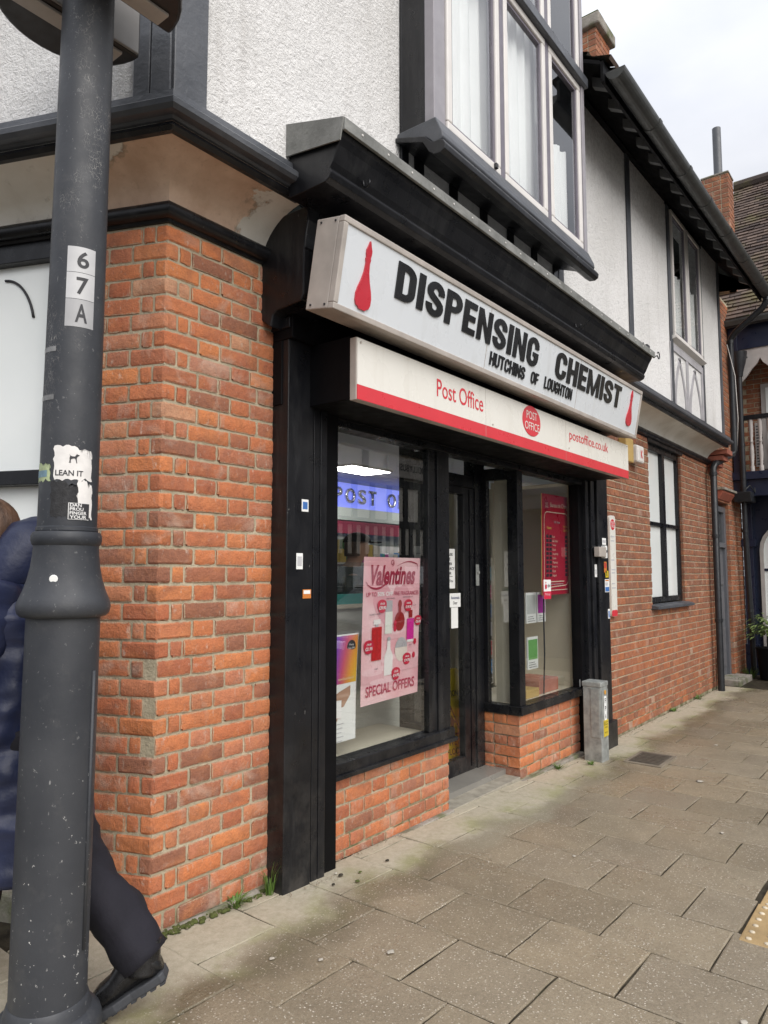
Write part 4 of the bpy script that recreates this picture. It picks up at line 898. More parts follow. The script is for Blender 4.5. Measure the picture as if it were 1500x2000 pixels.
# wet floor sign inside the door
e = empty('wet_floor_sign', (2.74, .47, -.03), rot=(0, 0, R(-12))); tag(e, 'yellow folding wet floor sign standing inside the glass door', 'floor sign')
yel = simple('yellow_plastic', (.62, .47, .03), .4, .06)
MB().prism([(0, 0), (.30, 0), (.27, .66), (.25, .68), (.05, .68), (.03, .66)], 'y', 0, .02, Matrix.Rotation(R(-8), 4, 'X')).build('front_panel', yel, e, bevel=.004)
MB().prism([(0, 0), (.30, 0), (.27, .66), (.25, .68), (.05, .68), (.03, .66)], 'y', .18, .20, Matrix.Rotation(R(8), 4, 'X')).build('rear_panel', yel, e, bevel=.004)
Mx = Matrix.Rotation(R(-8), 4, 'X')
text('lettering', 'CAUTION', MAT['ink'], e, .06, -.002, .50, .18, .045, M=Mx, offset=.02); text('lettering', 'WET', MAT['ink'], e, .09, -.002, .15, .12, .045, M=Mx, offset=.02); text('lettering', 'FLOOR', MAT['ink'], e, .07, -.002, .085, .16, .045, M=Mx, offset=.02)
tr = MB().prism([(.06, .22), (.24, .22), (.15, .44)], 'y', -.003, -.002, Mx).build('warning_triangle', MAT['ink'], e); MB().prism([(.085, .235), (.215, .235), (.15, .405)], 'y', -.005, -.0035, Mx).build('triangle_fill', yel, tr)
MB().prism([(.13, .25), (.145, .25), (.165, .31), (.20, .30), (.16, .34), (.145, .37), (.13, .33)], 'y', -.007, -.0055, Mx).build('slipping_figure', MAT['ink'], tr)

# ---------------------------------------------------------------- signs
SG = empty('shop_sign', (.49, 0, 0)); tag(SG, 'long white light box sign lettered DISPENSING CHEMIST under the cornice', 'shop sign')
ph = math.atan2(.070, .395); 
SM = Matrix.Translation((0, -.482, 2.525)) @ Matrix.Rotation(ph, 4, 'X')     # local: x along, z up the face, -y out
SLn, SHt = 3.80, .401
m = MB()
fr = .028
for a in ((0, SLn, 0, fr), (0, SLn, SHt-fr, SHt), (0, fr, fr, SHt-fr), (SLn-fr, SLn, fr, SHt-fr)): m.box(a[0], a[1], -.004, .03, a[2], a[3], SM)
m.build('face_frame', MAT['sign_case'], SG, bevel=.004)
MB().box(.001, SLn-.001, .031, .165, .001, SHt-.001, SM).build('case', MAT['sign_case'], SG, bevel=.005)
MB().box(fr, SLn-fr, .004, .03, fr, SHt-fr, SM).build('face_panel', MAT['sign_white'], SG)
for y in (.05, .135):
    for z in (.02, SHt-.02): MB().tube([SM @ Vector((.001, y, z)), SM @ Vector((-.003, y, z))], .005, 8).build('screw', MAT['ink'], SG)
def block_letter(c, t=.205):
    """heavy grotesque capital as polygons in a unit-height box: (width, [polygons])"""
    W = {'I': t, 'E': .50, 'F': .48, 'L': .48, 'M': .80, 'T': .56}.get(c, .60)
    def arc(cx, cz, rx, rz, a0, a1, n=10): return [(cx+rx*math.cos(R(a0+(a1-a0)*i/n)), cz+rz*math.sin(R(a0+(a1-a0)*i/n))) for i in range(n+1)]
    h = t*.92; rect = lambda x0, x1, z0, z1: [(x0, z0), (x1, z0), (x1, z1), (x0, z1)]
    def band(o, i): return [[o[k], o[k+1], i[k+1], i[k]] for k in range(len(o)-1)]
    if c == 'I': return W, [rect(0, t, 0, 1)]
    if c == 'E': return W, [rect(0, t, 0, 1), rect(t, W, 0, h), rect(t, W, 1-h, 1), rect(t, W*.94, .5-h*.48, .5+h*.48)]
    if c == 'F': return W, [rect(0, t, 0, 1), rect(t, W, 1-h, 1), rect(t, W*.94, .5-h*.55, .5+h*.4)]
    if c == 'L': return W, [rect(0, t, 0, 1), rect(t, W, 0, h)]
    if c == 'T': return W, [rect(0, W, 1-h, 1), rect((W-t)/2, (W+t)/2, 0, 1-h)]
    if c == 'H': return W, [rect(0, t, 0, 1), rect(W-t, W, 0, 1), rect(t, W-t, .5-h*.5, .5+h*.5)]
    if c == 'N': return W, [rect(0, t*.86, 0, 1), rect(W-t*.86, W, 0, 1), [(t*.86, 1), (t*.86, .62), (W-t*.86, 0), (W-t*.86, .38)]]
    if c == 'M': return W, [rect(0, t*.86, 0, 1), rect(W-t*.86, W, 0, 1), [(t*.86, 1), (t*.86, .55), (W/2-.06, 0), (W/2, 0), (W/2, .28)], [(W-t*.86, 1), (W/2, .28), (W/2, 0), (W/2+.06, 0), (W-t*.86, .55)]]
    if c == 'D':
        o = [(t, 1), (W*.45, 1)]+arc(W*.45, .70, W*.55, .30, 90, 0, 6)+arc(W*.45, .30, W*.55, .30, 0, -90, 6)+[(t, 0)]; i = [(t, 1-h), (W*.45, 1-h)]+arc(W*.45, .70, W*.55-t, .30-h, 90, 0, 6)+arc(W*.45, .30, W*.55-t, .30-h, 0, -90, 6)+[(t, h)]
        return W, [rect(0, t, 0, 1)]+band(o, i)
    if c == 'P':
        z0 = .40; zm = (1+z0)/2; rz = (1-z0)/2; o = [(t, 1), (W*.5, 1)]+arc(W*.5, zm, W*.5, rz, 90, -90, 10)+[(t, z0)]; i = [(t, 1-h), (W*.5, 1-h)]+arc(W*.5, zm, W*.5-t, rz-h*.92, 90, -90, 10)+[(t, z0+h*.84)]
        return W, [rect(0, t, 0, 1)]+band(o, i)
    if c == 'U':
        o = [(0, 1), (0, .3)]+arc(W/2, .3, W/2, .31, 180, 360, 12)+[(W, 1)]; i = [(t, 1), (t, .3)]+arc(W/2, .3, W/2-t, .31-h, 180, 360, 12)+[(W-t, 1)]; return W, band(o, i)
    if c == 'O':
        o = arc(W/2, .70, W/2, .315, 0, 180, 10)+arc(W/2, .30, W/2, .315, 180, 360, 10); o.append(o[0]); i = arc(W/2, .70, W/2-t, .315-h, 0, 180, 10)+arc(W/2, .30, W/2-t, .315-h, 180, 360, 10); i.append(i[0]); return W, band(o, i)
    if c in 'CG':
        o = [(W, .64)]+arc(W/2, .70, W/2, .315, 0, 180, 10)+arc(W/2, .30, W/2, .315, 180, 360, 10)+[(W, .37)]; i = [(W-t, .64)]+arc(W/2, .70, W/2-t, .315-h, 0, 180, 10)+arc(W/2, .30, W/2-t, .315-h, 180, 360, 10)+[(W-t, .37)]
        q = band(o, i)
        if c == 'G': q += [rect(W-t, W, .37, .50), rect(W*.52, W-t, .36, .50)]
        return W, q
    if c == 'S':
        cl = [(W-t*.5, .66)]+arc(W/2, .705, W/2-t*.5, .295-h*.5, 10, 200, 10)+[(W*.32, .565), (W*.68, .435)]+arc(W/2, .295, W/2-t*.5, .295-h*.5, 20, -170, 10)+[(t*.5, .34)]
        o, i = [], []
        for k, p in enumerate(cl):
            a, b = cl[max(0, k-1)], cl[min(len(cl)-1, k+1)]; dx, dz = b[0]-a[0], b[1]-a[1]; n = math.hypot(dx, dz); o.append((p[0]-dz/n*t*.5, p[1]+dx/n*h*.5)); i.append((p[0]+dz/n*t*.5, p[1]-dx/n*h*.5))
        return W, band(o, i)
def letters(word, x0, x1, z0, h, mat, depth, off, gap, parent=SG):
    ms = [block_letter(c, .205 if h > .1 else .175) for c in word]; sc = (x1-x0-gap*(len(word)-1))/sum(w for w, _ in ms); x = x0
    for c, (w_, polys) in zip(word, ms):
        m = MB()
        for pl_ in polys: m.prism([(x+a*sc, z0+b*h) for a, b in pl_], 'y', .0035-depth, .0035, SM)
        o = m.build('letter', mat, parent); x += w_*sc+gap
letters('DISPENSING', .40, 1.885, .168, .172, MAT['letter_black'], .006, .045, .022); letters('CHEMIST', 2.145, 3.34, .172, .172, MAT['letter_black'], .006, .045, .022)
letters('HUTCHINS', 1.315, 1.745, .062, .076, MAT['letter_black'], .006, .03, .008); letters('OF', 1.83, 1.93, .066, .072, MAT['letter_black'], .006, .03, .008); letters('LOUGHTON', 2.02, 2.45, .070, .076, MAT['letter_black'], .006, .03, .008)
def flask(x, z0, h, w, parent=SG):
    pr = [(.0, .20), (.02, .26), (.03, .27), (.04, .40), (.10, .49), (.20, .5), (.30, .42), (.42, .27), (.55, .16), (.68, .115), (.72, .15), (.74, .16), (.76, .13), (.82, .17), (.87, .17), (.93, .09), (1.0, .02)]
    pts = [(x+b*w, z0+a*h) for a, b in pr]+[(x-b*w, z0+a*h) for a, b in pr[::-1]]
    MB().prism(pts, 'y', -.004, .0035, SM).build('flask_emblem', MAT['sign_red'], parent)
flask(.183, .045, .305, .105); flask(3.575, .075, .29, .115)
for x in (1.27, 2.53): MB().box(x-.0015, x+.0015, .002, .0035, fr, SHt-fr, SM).build('panel_joint', MAT['sign_case'], SG)
PO = empty('post_office_sign', (0, -.40, 0)); tag(PO, 'cream Post Office sign with red lower band above the shop windows', 'shop sign')
zl, zt = 2.192, 2.487
box('board', MAT['sign_case'], PO, .748, 4.33, .003, .042, zl, zt, .003); box('face', MAT['sign_cream'], PO, .752, 4.326, -.001, .0025, zl+.072, zt-.003); box('red_band', MAT['po_red'], PO, .752, 4.326, -.001, .0025, zl+.003, zl+.0715)
text('lettering', 'Post Office', MAT['po_red'], PO, 1.405, -.0025, 2.335, .485, .098, offset=.005)
text('lettering', 'postoffice.co.uk', MAT['po_red'], PO, 3.11, -.0025, 2.335, .75, .095, offset=.005)
rd = MB().prism([(2.512+.128*math.cos(R(i*10)), 2.387+.100*math.sin(R(i*10))) for i in range(36)], 'y', -.004, -.0012).build('roundel', MAT['po_red'], PO)
text('lettering', 'POST', MAT['sign_cream'], rd, 2.437, -.0055, 2.397, .15, .052, offset=.0); text('lettering', 'OFFICE', MAT['sign_cream'], rd, 2.412, -.0055, 2.325, .205, .052, offset=.0)
for x, z in ((.775, 2.465), (4.30, 2.47), (2.0, 2.28), (3.1, 2.29)): MB().tube([(x, -.0015, z), (x, -.005, z)], .006, 8).build('screw', MAT['sign_case'], PO)
for x in (1.92, 3.05): box('panel_joint', MAT['sign_case'], PO, x-.001, x+.001, -.0016, -.0012, zl+.002, zt-.004)
# ---------------------------------------------------------------- lamp column with stickers
FH = Vector((math.cos(TH), math.sin(TH), 0)); LX, LY = -.5765, -.351; LEAN = (.0022, -.0028)
LP = empty('lamp_post', (LX, LY, zg(LX))); tag(LP, 'dark grey cast lamp column with chipped paint in the left foreground', 'lamp post')
def lat(n, prof, mat='lamp', parent=LP, nn=48): return MB().lathe(prof, nn, lean=LEAN).build(n, MAT[mat], parent, True, 40)
lat('foot', [(.16, -.05), (.16, .0), (.155, .018), (.147, .03), (.145, .045), (.150, .06), (.151, .085), (.144, .105), (.131, .118), (.120, .124), (.115, .14), (.111, .155), (.107, .16)])
lat('base_section', [(.1065, .12), (.1062, .4), (.1055, .8), (.1048, 1.27)])
lat('bell_collar', [(.105, 1.258), (.121, 1.262), (.130, 1.272), (.1335, 1.288), (.1315, 1.305), (.125, 1.32), (.115, 1.345), (.106, 1.375), (.099, 1.41), (.0945, 1.45), (.0935, 1.475), (.0980, 1.48), (.1015, 1.492), (.101, 1.506), (.096, 1.516), (.086, 1.519)])
lat('shaft', [(.0855, 1.515), (.0845, 1.9), (.0815, 2.5), (.0785, 3.3), (.074, 4.4)])
lat('weld_bead', [(.0855, 1.516), (.0895, 1.52), (.089, 1.530), (.0855, 1.533)])
def on_pole(a, z, r=.0):
    """a: degrees to the right of the side that faces the street viewer"""
    d = (-FH*math.cos(R(a))+rt*math.sin(R(a))); rr = (.0855 if z > 1.5 else .1060)-.0025*max(0, z-1.52)*1.6+r
    return Vector((LEAN[0]*z, LEAN[1]*z, z))+d*rr
def wrap(name, mat, parent, a0, a1, z0, z1, r=.0008, edge=None, nu=14, nv=10):
    def P(u, v):
        a = a0+(a1-a0)*u; z = z0+(z1-z0)*v
        if edge: a, z = edge(u, v, a, z)
        return on_pole(a, z, r)
    return MB().grid(P, nu, nv).build(name, mat, parent, True)
def wrap_text(body, mat, parent, a0, a1, z0, z1, r=.0016, offset=.02, name='lettering'):
    me = text_mesh(body, 1, 1, 0, offset); bm = bmesh.new(); bm.from_mesh(me); bmesh.ops.subdivide_edges(bm, edges=[e for e in bm.edges if e.calc_length() > .25], cuts=2)
    for v in bm.verts: v.co = on_pole(a0+(a1-a0)*v.co.x, z0+(z1-z0)*v.co.z, r)
    bm.to_mesh(me); bm.free(); me.name = name; return link(name, me, parent, mat)
grey_pl = simple('grey_reflective_plate', (.50, .50, .51), .4, .08, 12)
NP = empty('number_sticker', LP.location); tag(NP, 'worn silver number sticker reading 67A on the lamp column', 'sticker')
for i, (c, za, zb) in enumerate((('6', 2.315, 2.396), ('7', 2.231, 2.3135), ('A', 2.143, 2.2295))):
    p = wrap('plate', grey_pl if i < 2 else simple('grey_plate_dull', (.36, .36, .37), .45, .1, 12), NP, 2, 60, za, zb); wrap_text(c, MAT['ink'], p, 22, 46, za+.014, zb-.014)
def torn(u, v, a, z): return a+2.2*mnoise.noise((v*6, 1.3, 2))*(1 if .05 < u < .95 else 2), z+(.006*mnoise.noise((u*7, 4.1, 0)))*(1 if .05 < v < .95 else 2)-(.03*max(0, u-.45)**1.4*4 if v > .9 else 0)
ws = simple('torn_white_sticker', (.74, .72, .70), .6, .1, 25)
ST = empty('torn_sticker', LP.location); tag(ST, 'torn white dog sticker with the words LEAN IT on the lamp column', 'sticker')
wrap('paper', ws, ST, -6, 70, 1.672, 1.775, edge=torn); wrap('paper_strip', ws, ST, 42, 74, 1.555, 1.672, edge=torn)
wrap_text('LEAN IT', MAT['ink'], ST, -3, 50, 1.683, 1.700)
dog = [(.0, .0), (.06, .3), (.04, .55), (.1, .75), (.02, .95), (.12, .8), (.3, .72), (.55, .72), (.66, .9), (.72, 1.02), (.78, .95), (.98, .9), (.95, .8), (.82, .74), (.72, .55), (.72, .3), (.78, .0), (.70, .0), (.62, .35), (.55, .5), (.35, .48), (.2, .4), (.16, .25), (.2, .0), (.13, .0), (.1, .25), (.07, .0)]
me = bpy.data.meshes.new('dog_mark'); me.from_pydata([on_pole(22+20*x, 1.722+.028*z, .0016) for x, z in dog], [], [tuple(range(len(dog)))]); link('dog_mark', me, ST, MAT['ink'])
DK = empty('sticker_residue', LP.location); tag(DK, 'black sticker residue left on the lamp column below the torn sticker', 'sticker')
wrap('residue', simple('black_residue', (.018, .018, .02), .7, .4, 60, .4, 200), DK, -10, 42, 1.560, 1.668, edge=torn)
BS = empty('slogan_sticker', LP.location); tag(BS, 'small black and white slogan sticker on the lamp column', 'sticker')
wrap('paper', MAT['ink'], BS, 24, 66, 1.552, 1.602, r=.0018); bk = simple('white_print', (.75, .75, .74), .6, .05)
for i, w_ in enumerate(('YOUR', 'FINGER', 'PROU', 'DAN')): wrap_text(w_, bk, BS, 27, 27+(33, 33, 26, 22)[i], 1.5545+i*.012, 1.5645+i*.012, r=.0026)
for a0, a1, z0, z1 in ((24, 66, 1.552, 1.5532), (24, 66, 1.6008, 1.602), (24, 25.2, 1.553, 1.601)): wrap('border', bk, BS, a0, a1, z0, z1, r=.0026, nv=2)
GS = empty('green_sticker', LP.location); tag(GS, 'peeling green and blue sticker on the left side of the lamp column', 'sticker')
wrap('paper', simple('green_sticker', (.36, .42, .24), .6, .25, 30), GS, -72, -14, 1.668, 1.725, edge=torn); wrap('print', simple('blue_print', (.16, .26, .32), .6, .2, 60), GS, -70, -22, 1.680, 1.700, r=.0016)
for z in (2.065, 1.915): wrap('cable_band', simple('clear_tape', (.20, .20, .20), .25, .3, 25), LP, -66, -14, z, z+.016, r=.0015)
PT_ = simple('white_paint_mark', (.78, .78, .76), .6, .03)
sp_ = MB(); cS = on_pole(7, 1.375, .0005); nS = (-FH*math.cos(R(7))+rt*math.sin(R(7)))
for k in range(1): sp_.lathe([(.0125, 0), (.011, .0015)], 14)
o = sp_.build('paint_spot', PT_, LP); o.matrix_local = Matrix.Translation(cS+nS*.0) @ nS.to_track_quat('Z', 'Y').to_matrix().to_4x4()
MB().tube([on_pole(80, .30, .002), on_pole(80, .7, .002), on_pole(80, 1.10, .002)], .0055, 8).build('door_flange', MAT['lamp'], LP, True)
# half-round planters clamped to the column
def planter(sgn, label):
    e = empty('half_round_planter', (LX+LEAN[0]*3.2-.0, LY+LEAN[1]*3.2+(.09 if sgn > 0 else -.085), 3.27)); tag(e, label, 'planter', 'planters on the lamp column')
    rr = .25; pl_ = simple('dark_planter_plastic', (.03, .027, .026), .5, .25, 10)
    arc = [(rr*math.cos(R(i*10)), sgn*rr*.95*math.sin(R(i*10))) for i in range(19)]
    MB().prism(arc, 'z', 0, .22).build('trough', pl_, e, bevel=.012); MB().prism([(x*1.05, y*1.05) for x, y in arc], 'z', .2, .235).build('rim', pl_, e, bevel=.006)
    box('bracket', MAT['sign_case'], e, -.18, .19, min(sgn*.02, sgn*.085), max(sgn*.02, sgn*.085), -.012, -.001, .003)
    if sgn > 0: box('back_plate', simple('grey_plate', (.22, .21, .20), .5, .1), e, -.235, .235, -.012, -.001, -.0, .21, .004)
    MB().grid(lambda u, v: (rr*.9*(u*2-1)*math.sqrt(max(0, 1-v*v)), sgn*rr*.9*v, .21+.02*mnoise.noise((u*9, v*9, sgn))), 10, 6).build('compost', MAT['moss'], e)
planter(1, 'dark half-round planter on the building side of the lamp column'); planter(-1, 'dark half-round planter on the street side of the lamp column')

# ---------------------------------------------------------------- people
skin_m = simple('skin', (.52, .30, .21), .5, .08, 20)
def V(*a): return Vector(a)
def skin_body(name, parent, pts, edges, rad, mat, root=0, sub=2):
    me = bpy.data.meshes.new(name); me.from_pydata([tuple(p) for p in pts], edges, []); me.materials.append(mat); o = link(name, me, parent)
    sk = o.modifiers.new('skin', 'SKIN'); sk.use_smooth_shade = True
    me.attributes  # skin layer is made with the modifier below
    bm = bmesh.new(); bm.from_mesh(me); ly = bm.verts.layers.skin.verify(); bm.verts.ensure_lookup_table()
    for i, v in enumerate(bm.verts):
        r_ = rad[i]; v[ly].radius = r_ if isinstance(r_, tuple) else (r_, r_); v[ly].use_root = (i == root)
    bm.to_mesh(me); bm.free(); s = o.modifiers.new('sub', 'SUBSURF'); s.levels = s.render_levels = sub; return o
def hand_chain(P, E, Rd, wi, wrist, d, side, curl=.5):
    """a palm and five bent fingers from the wrist along d; side points to the thumb"""
    nrm = d.cross(side).normalized(); palm = len(P); P.append(wrist+d*.045); E.append((wi, palm)); Rd.append((.02, .03))
    for k, (off, ln) in enumerate(((.026, .068), (.009, .077), (-.009, .072), (-.026, .058))):
        a = len(P); b0 = wrist+d*.088+side*off; P.append(b0); E.append((palm, a)); Rd.append(.0095)
        b1 = b0+(d*math.cos(curl)+nrm*math.sin(curl))*ln*.5; P.append(b1); E.append((a, a+1)); Rd.append(.0088)
        b2 = b1+(d*math.cos(curl*2)+nrm*math.sin(curl*2))*ln*.5; P.append(b2); E.append((a+1, a+2)); Rd.append(.0075)
    a = len(P); P.append(wrist+d*.035+side*.040); E.append((palm, a)); Rd.append(.011); P.append(wrist+d*.068+side*.056+nrm*.012); E.append((a, a+1)); Rd.append(.0095); P.append(wrist+d*.092+side*.052+nrm*.022); E.append((a+1, a+2)); Rd.append(.008)
def make_body(parent, J, fwd, mat=skin_m):
    P, E, Rd, ix = [], [], [], {}
    def add(n, p, r, frm=None):
        ix[n] = len(P); P.append(p); Rd.append(r)
        if frm: E.append((ix[frm], ix[n]))
    add('pel', J['pel'], .12); add('chest', J['chest'], .10, 'pel'); add('neck0', J['neck'], .06, 'chest'); add('neck1', J['neck']+(J['head']-J['neck'])*.45, .055, 'neck0')
    hd = J['head']; u_ = (J['head']-J['neck']).normalized()
    add('head', hd, (.078, .092), 'neck1'); add('crown', hd+u_*.075, (.062, .075), 'head'); add('jaw', hd-u_*.065+fwd*.045, .042, 'head'); add('nose', hd-u_*.012+fwd*.098, .014, 'head'); add('brow', hd+u_*.03+fwd*.072, .03, 'head')
    for s in 'LR':
        sd_ = fwd.cross(Vector((0, 0, 1)))*(1 if s == 'R' else -1); add('ear'+s, hd+sd_*.082, .014, 'head')
        add('sh'+s, J['sh'+s], .045, 'chest'); add('el'+s, J['el'+s], .042, 'sh'+s); add('wr'+s, J['wr'+s], .027, 'el'+s)
        d = (J['wr'+s]-J['el'+s]).normalized(); hand_chain(P, E, Rd, ix['wr'+s], J['wr'+s], d, fwd-d*fwd.dot(d))
        add('hip'+s, J['hip'+s], .09, 'pel'); add('kn'+s, J['kn'+s], .058, 'hip'+s); add('an'+s, J['an'+s], .04, 'kn'+s); add('toe'+s, J['an'+s].lerp(J['toe'+s], .55), .02, 'an'+s)
    return skin_body('body', parent, P, E, Rd, mat)
def loft(rings, n=28, cap=True):
    """rings: (centre, axis a, axis b)"""
    m = MB(); vs = []
    for c, a, b in rings:
        for k in range(n): t = 2*math.pi*k/n; vs.append(c+a*math.cos(t)+b*math.sin(t))
    fs = [(i*n+k, i*n+(k+1) % n, (i+1)*n+(k+1) % n, (i+1)*n+k) for i in range(len(rings)-1) for k in range(n)]
    if cap: fs += [tuple(range(n-1, -1, -1)), tuple((len(rings)-1)*n+k for k in range(n))]
    return m.add(vs, fs)
def sleeve(pts, rs, puff=0., fold=.08, n=20, m=None, seed=0):
    """a cloth tube along a polyline with soft folds"""
    pts = [Vector(p) for p in pts]; seg = []; tot = 0
    for a, b in zip(pts, pts[1:]): seg.append((tot, (b-a).length)); tot += (b-a).length
    K = max(12, int(tot/.022)); P2, R2 = [], []
    for i in range(K+1):
        s = tot*i/K
        for j, (st, ln) in enumerate(seg):
            if s <= st+ln+1e-6: break
        f = (s-st)/ln; f = max(0, min(1, f)); P2.append(pts[j].lerp(pts[j+1], f)); R2.append(rs[j]+(rs[j+1]-rs[j])*f)
    for _ in range(3): P2 = [P2[0]]+[(P2[i-1]+P2[i]*2+P2[i+1])/4 for i in range(1, K)]+[P2[-1]]
    m = m or MB(); vs = []; prev = None
    for i, p in enumerate(P2):
        d = (P2[min(i+1, K)]-P2[max(i-1, 0)]).normalized(); a = prev-d*prev.dot(d) if prev is not None else d.cross(Vector((.3, .9, .1))); a.normalize(); prev = a; b = d.cross(a)
        pf = 1+puff*abs(math.sin(math.pi*(tot*i/K)/.085))
        for k in range(n):
            t = 2*math.pi*k/n; q = a*math.cos(t)+b*math.sin(t); w = 1+fold*mnoise.noise((p.x*9+seed, p.y*9+q.x*1.5, p.z*14+q.y*1.5))+fold*.5*mnoise.noise((p.z*30, q.x*2, q.y*2+seed)); vs.append(p+q*R2[i]*pf*w)
    fs = [(i*n+k, i*n+(k+1) % n, (i+1)*n+(k+1) % n, (i+1)*n+k) for i in range(K) for k in range(n)]+[tuple(range(n-1, -1, -1)), tuple(K*n+k for k in range(n))]
    return m.add(vs, fs)
def boot(name, parent, heel, toe, ank, mat, solem):
    """boot from heel to toe on its sole line; sole follows a bent line when the heel is raised"""
    e = empty(name, parent=parent); d = (toe-heel); L = d.length; d.normalize(); sd_ = d.cross(Vector((0, 0, 1))).normalized(); up_ = sd_.cross(d).normalized()
    rings = []
    for f, w, h in ((0.0, .026, .05), (.05, .038, .09), (.22, .043, .12), (.42, .043, .10), (.62, .050, .072), (.82, .049, .060), (.94, .036, .046), (1.0, .014, .022)):
        c = heel+d*L*f+up_*(.024+h*.5); rings.append((c, sd_*w, up_*h*.5))
    loft(rings, 18).build('upper', mat, e, True)
    sleeve([heel+d*L*.26+up_*.05, ank], [.055, .052], 0, .05).build('shaft', mat, e, True)
    ol = [(-.004, .028), (.05, .04), (.25, .043), (.45, .042), (.68, .053), (.88, .048), (1.0, .02)]
    pts = [(L*f, w) for f, w in ol]+[(L*f, -w) for f, w in ol[::-1]]; M = Matrix.Translation(heel) @ Matrix((d, sd_, up_)).transposed().to_4x4()
    MB().prism(pts, 'z', 0, .028, M).build('sole', solem, e, bevel=.005)
    for k in range(7): MB().box(L*(.02+k*.135), L*(.02+k*.135)+L*.07, -.04, .04, -.006, .0005, M).build('tread', solem, e)
    return e
FWD = -rt; SID = FWD.cross(Vector((0, 0, 1)))       # she walks along the side wall; SID points to her right
PW = empty('person', (-.50, .06, 0)); tag(PW, 'person in a long navy padded coat walking behind the lamp column', 'person')
O_ = PW.location
def loc(p): return Vector(p)-O_
hipc = V(-.455, .0, .83); away = FH
J = dict(pel=loc(hipc), chest=loc((-.535, .095, 1.27)), neck=loc((-.555, .125, 1.43)), head=loc((-.60, .172, 1.545)))
J['shL'] = loc(V(-.53, .09, 1.36)-away*.17); J['shR'] = loc(V(-.53, .09, 1.36)+away*.17); J['elL'] = J['shL']+FWD*.02-away*.04+V(0, 0, -.28); J['elR'] = J['shR']-FWD*.05+away*.03+V(0, 0, -.28)
J['wrL'] = J['elL']+FWD*.14+V(0, 0, -.20); J['wrR'] = J['elR']+FWD*.05+V(0, 0, -.24)
J['hipL'] = loc(hipc-away*.09); J['hipR'] = loc(hipc+away*.09)
J['knL'] = loc((-.392, -.205, .43)); J['anL'] = loc((-.287, -.395, .175)); J['toeL'] = loc((-.365, -.340, .035))
J['knR'] = J['hipR']+FWD*.22+V(0, 0, -.38); J['anR'] = J['knR']+FWD*.10+V(0, 0, -.36); J['toeR'] = J['anR']+FWD*.14+V(0, 0, -.055)
make_body(PW, J, FWD)
def mk_cloth(name, a, b, rough=.6, sheen=0):
    t = NT(name); c = t.mix(t.rng(t.noise(5, 4), .3, .7), a, b); return t.bsdf(c, rough, t.bump(t.math('ADD', t.noise(60, 3), t.math('MULTIPLY', t.noise(9, 3, .5, dist=.5), 2)), .16, .01), spec=.35)
navy = mk_cloth('navy_padded_nylon', (.012, .017, .044), (.024, .031, .074), .42); blk = mk_cloth('black_cotton', (.008, .008, .012), (.016, .015, .022), .85)
leath = simple('black_leather', (.012, .012, .013), .32, .3, 30, .2, 120); rub = simple('grey_black_rubber', (.045, .048, .055), .7, .2, 30)
# trousers: two wide legs from a shared seat
tr_ = MB(); sleeve([J['hipL']+V(0, 0, .06), J['knL'], J['anL']+V(.004, -.002, -.012)], [.09, .078, .080], 0, .24, m=tr_, seed=2); sleeve([J['hipR']+V(0, 0, .06), J['knR'], J['anR']+V(0, 0, -.06)], [.095, .10, .095], 0, .10, m=tr_, seed=5); sleeve([J['pel']+V(0, 0, -.06), J['pel']+V(0, 0, .12)], [.13, .11], m=tr_)
tr_.build('trousers', blk, PW, True)
boot('boot', PW, loc((-.238, -.455, .118)), loc((-.392, -.310, .004)), J['anL']+V(0, 0, .05), leath, rub)
boot('boot', PW, J['anR']-FWD*.07+V(0, 0, -.13), J['anR']+FWD*.20+V(0, 0, -.105), J['anR']+V(0, 0, .05), leath, rub)
rings = []
ZC = [.43+i*.0125 for i in range(79)]
for z in ZC:
    f = (z-.43)/.95; c = loc(V(-.455, -.0, 0).lerp(V(-.545, .105, 0), max(0, f)**.9)+V(0, 0, z))
    pf = 1+.04*abs(math.sin(math.pi*z/.105+.4*math.sin(z*9)))**.55
    w = (.235-.03*math.sin(f*3.1)) if f < .86 else .235-(f-.86)*.75; dpt = (.205-.02*math.sin(f*3.1)) if f < .86 else .205-(f-.86)*.55
    rings.append((c+V(0, 0, 0), away*max(.09, w)*pf, FWD*max(.08, dpt)*pf))
ct = loft(rings, 72); ct.v = [tuple(Vector(p)+(Vector(p)-Vector((J['chest'].x, J['chest'].y, p[2]))).normalized()*(.03*mnoise.noise(((p[0]+p[2]*.7)*7, p[1]*5, (p[2]-p[0]*.8)*8))+.014*mnoise.noise(((p[0]-p[1])*9, p[1]*9, p[2]*24)))) for p in ct.v]
coat = ct.build('coat', navy, PW, True)
for s in 'LR': sleeve([J['sh'+s]+V(0, 0, .02)+(J['chest']-J['sh'+s])*.15, J['el'+s], J['wr'+s]+(J['wr'+s]-J['el'+s]).normalized()*.02], [.105, .085, .068], .10, .12, seed=7).build('sleeve', navy, coat, True)
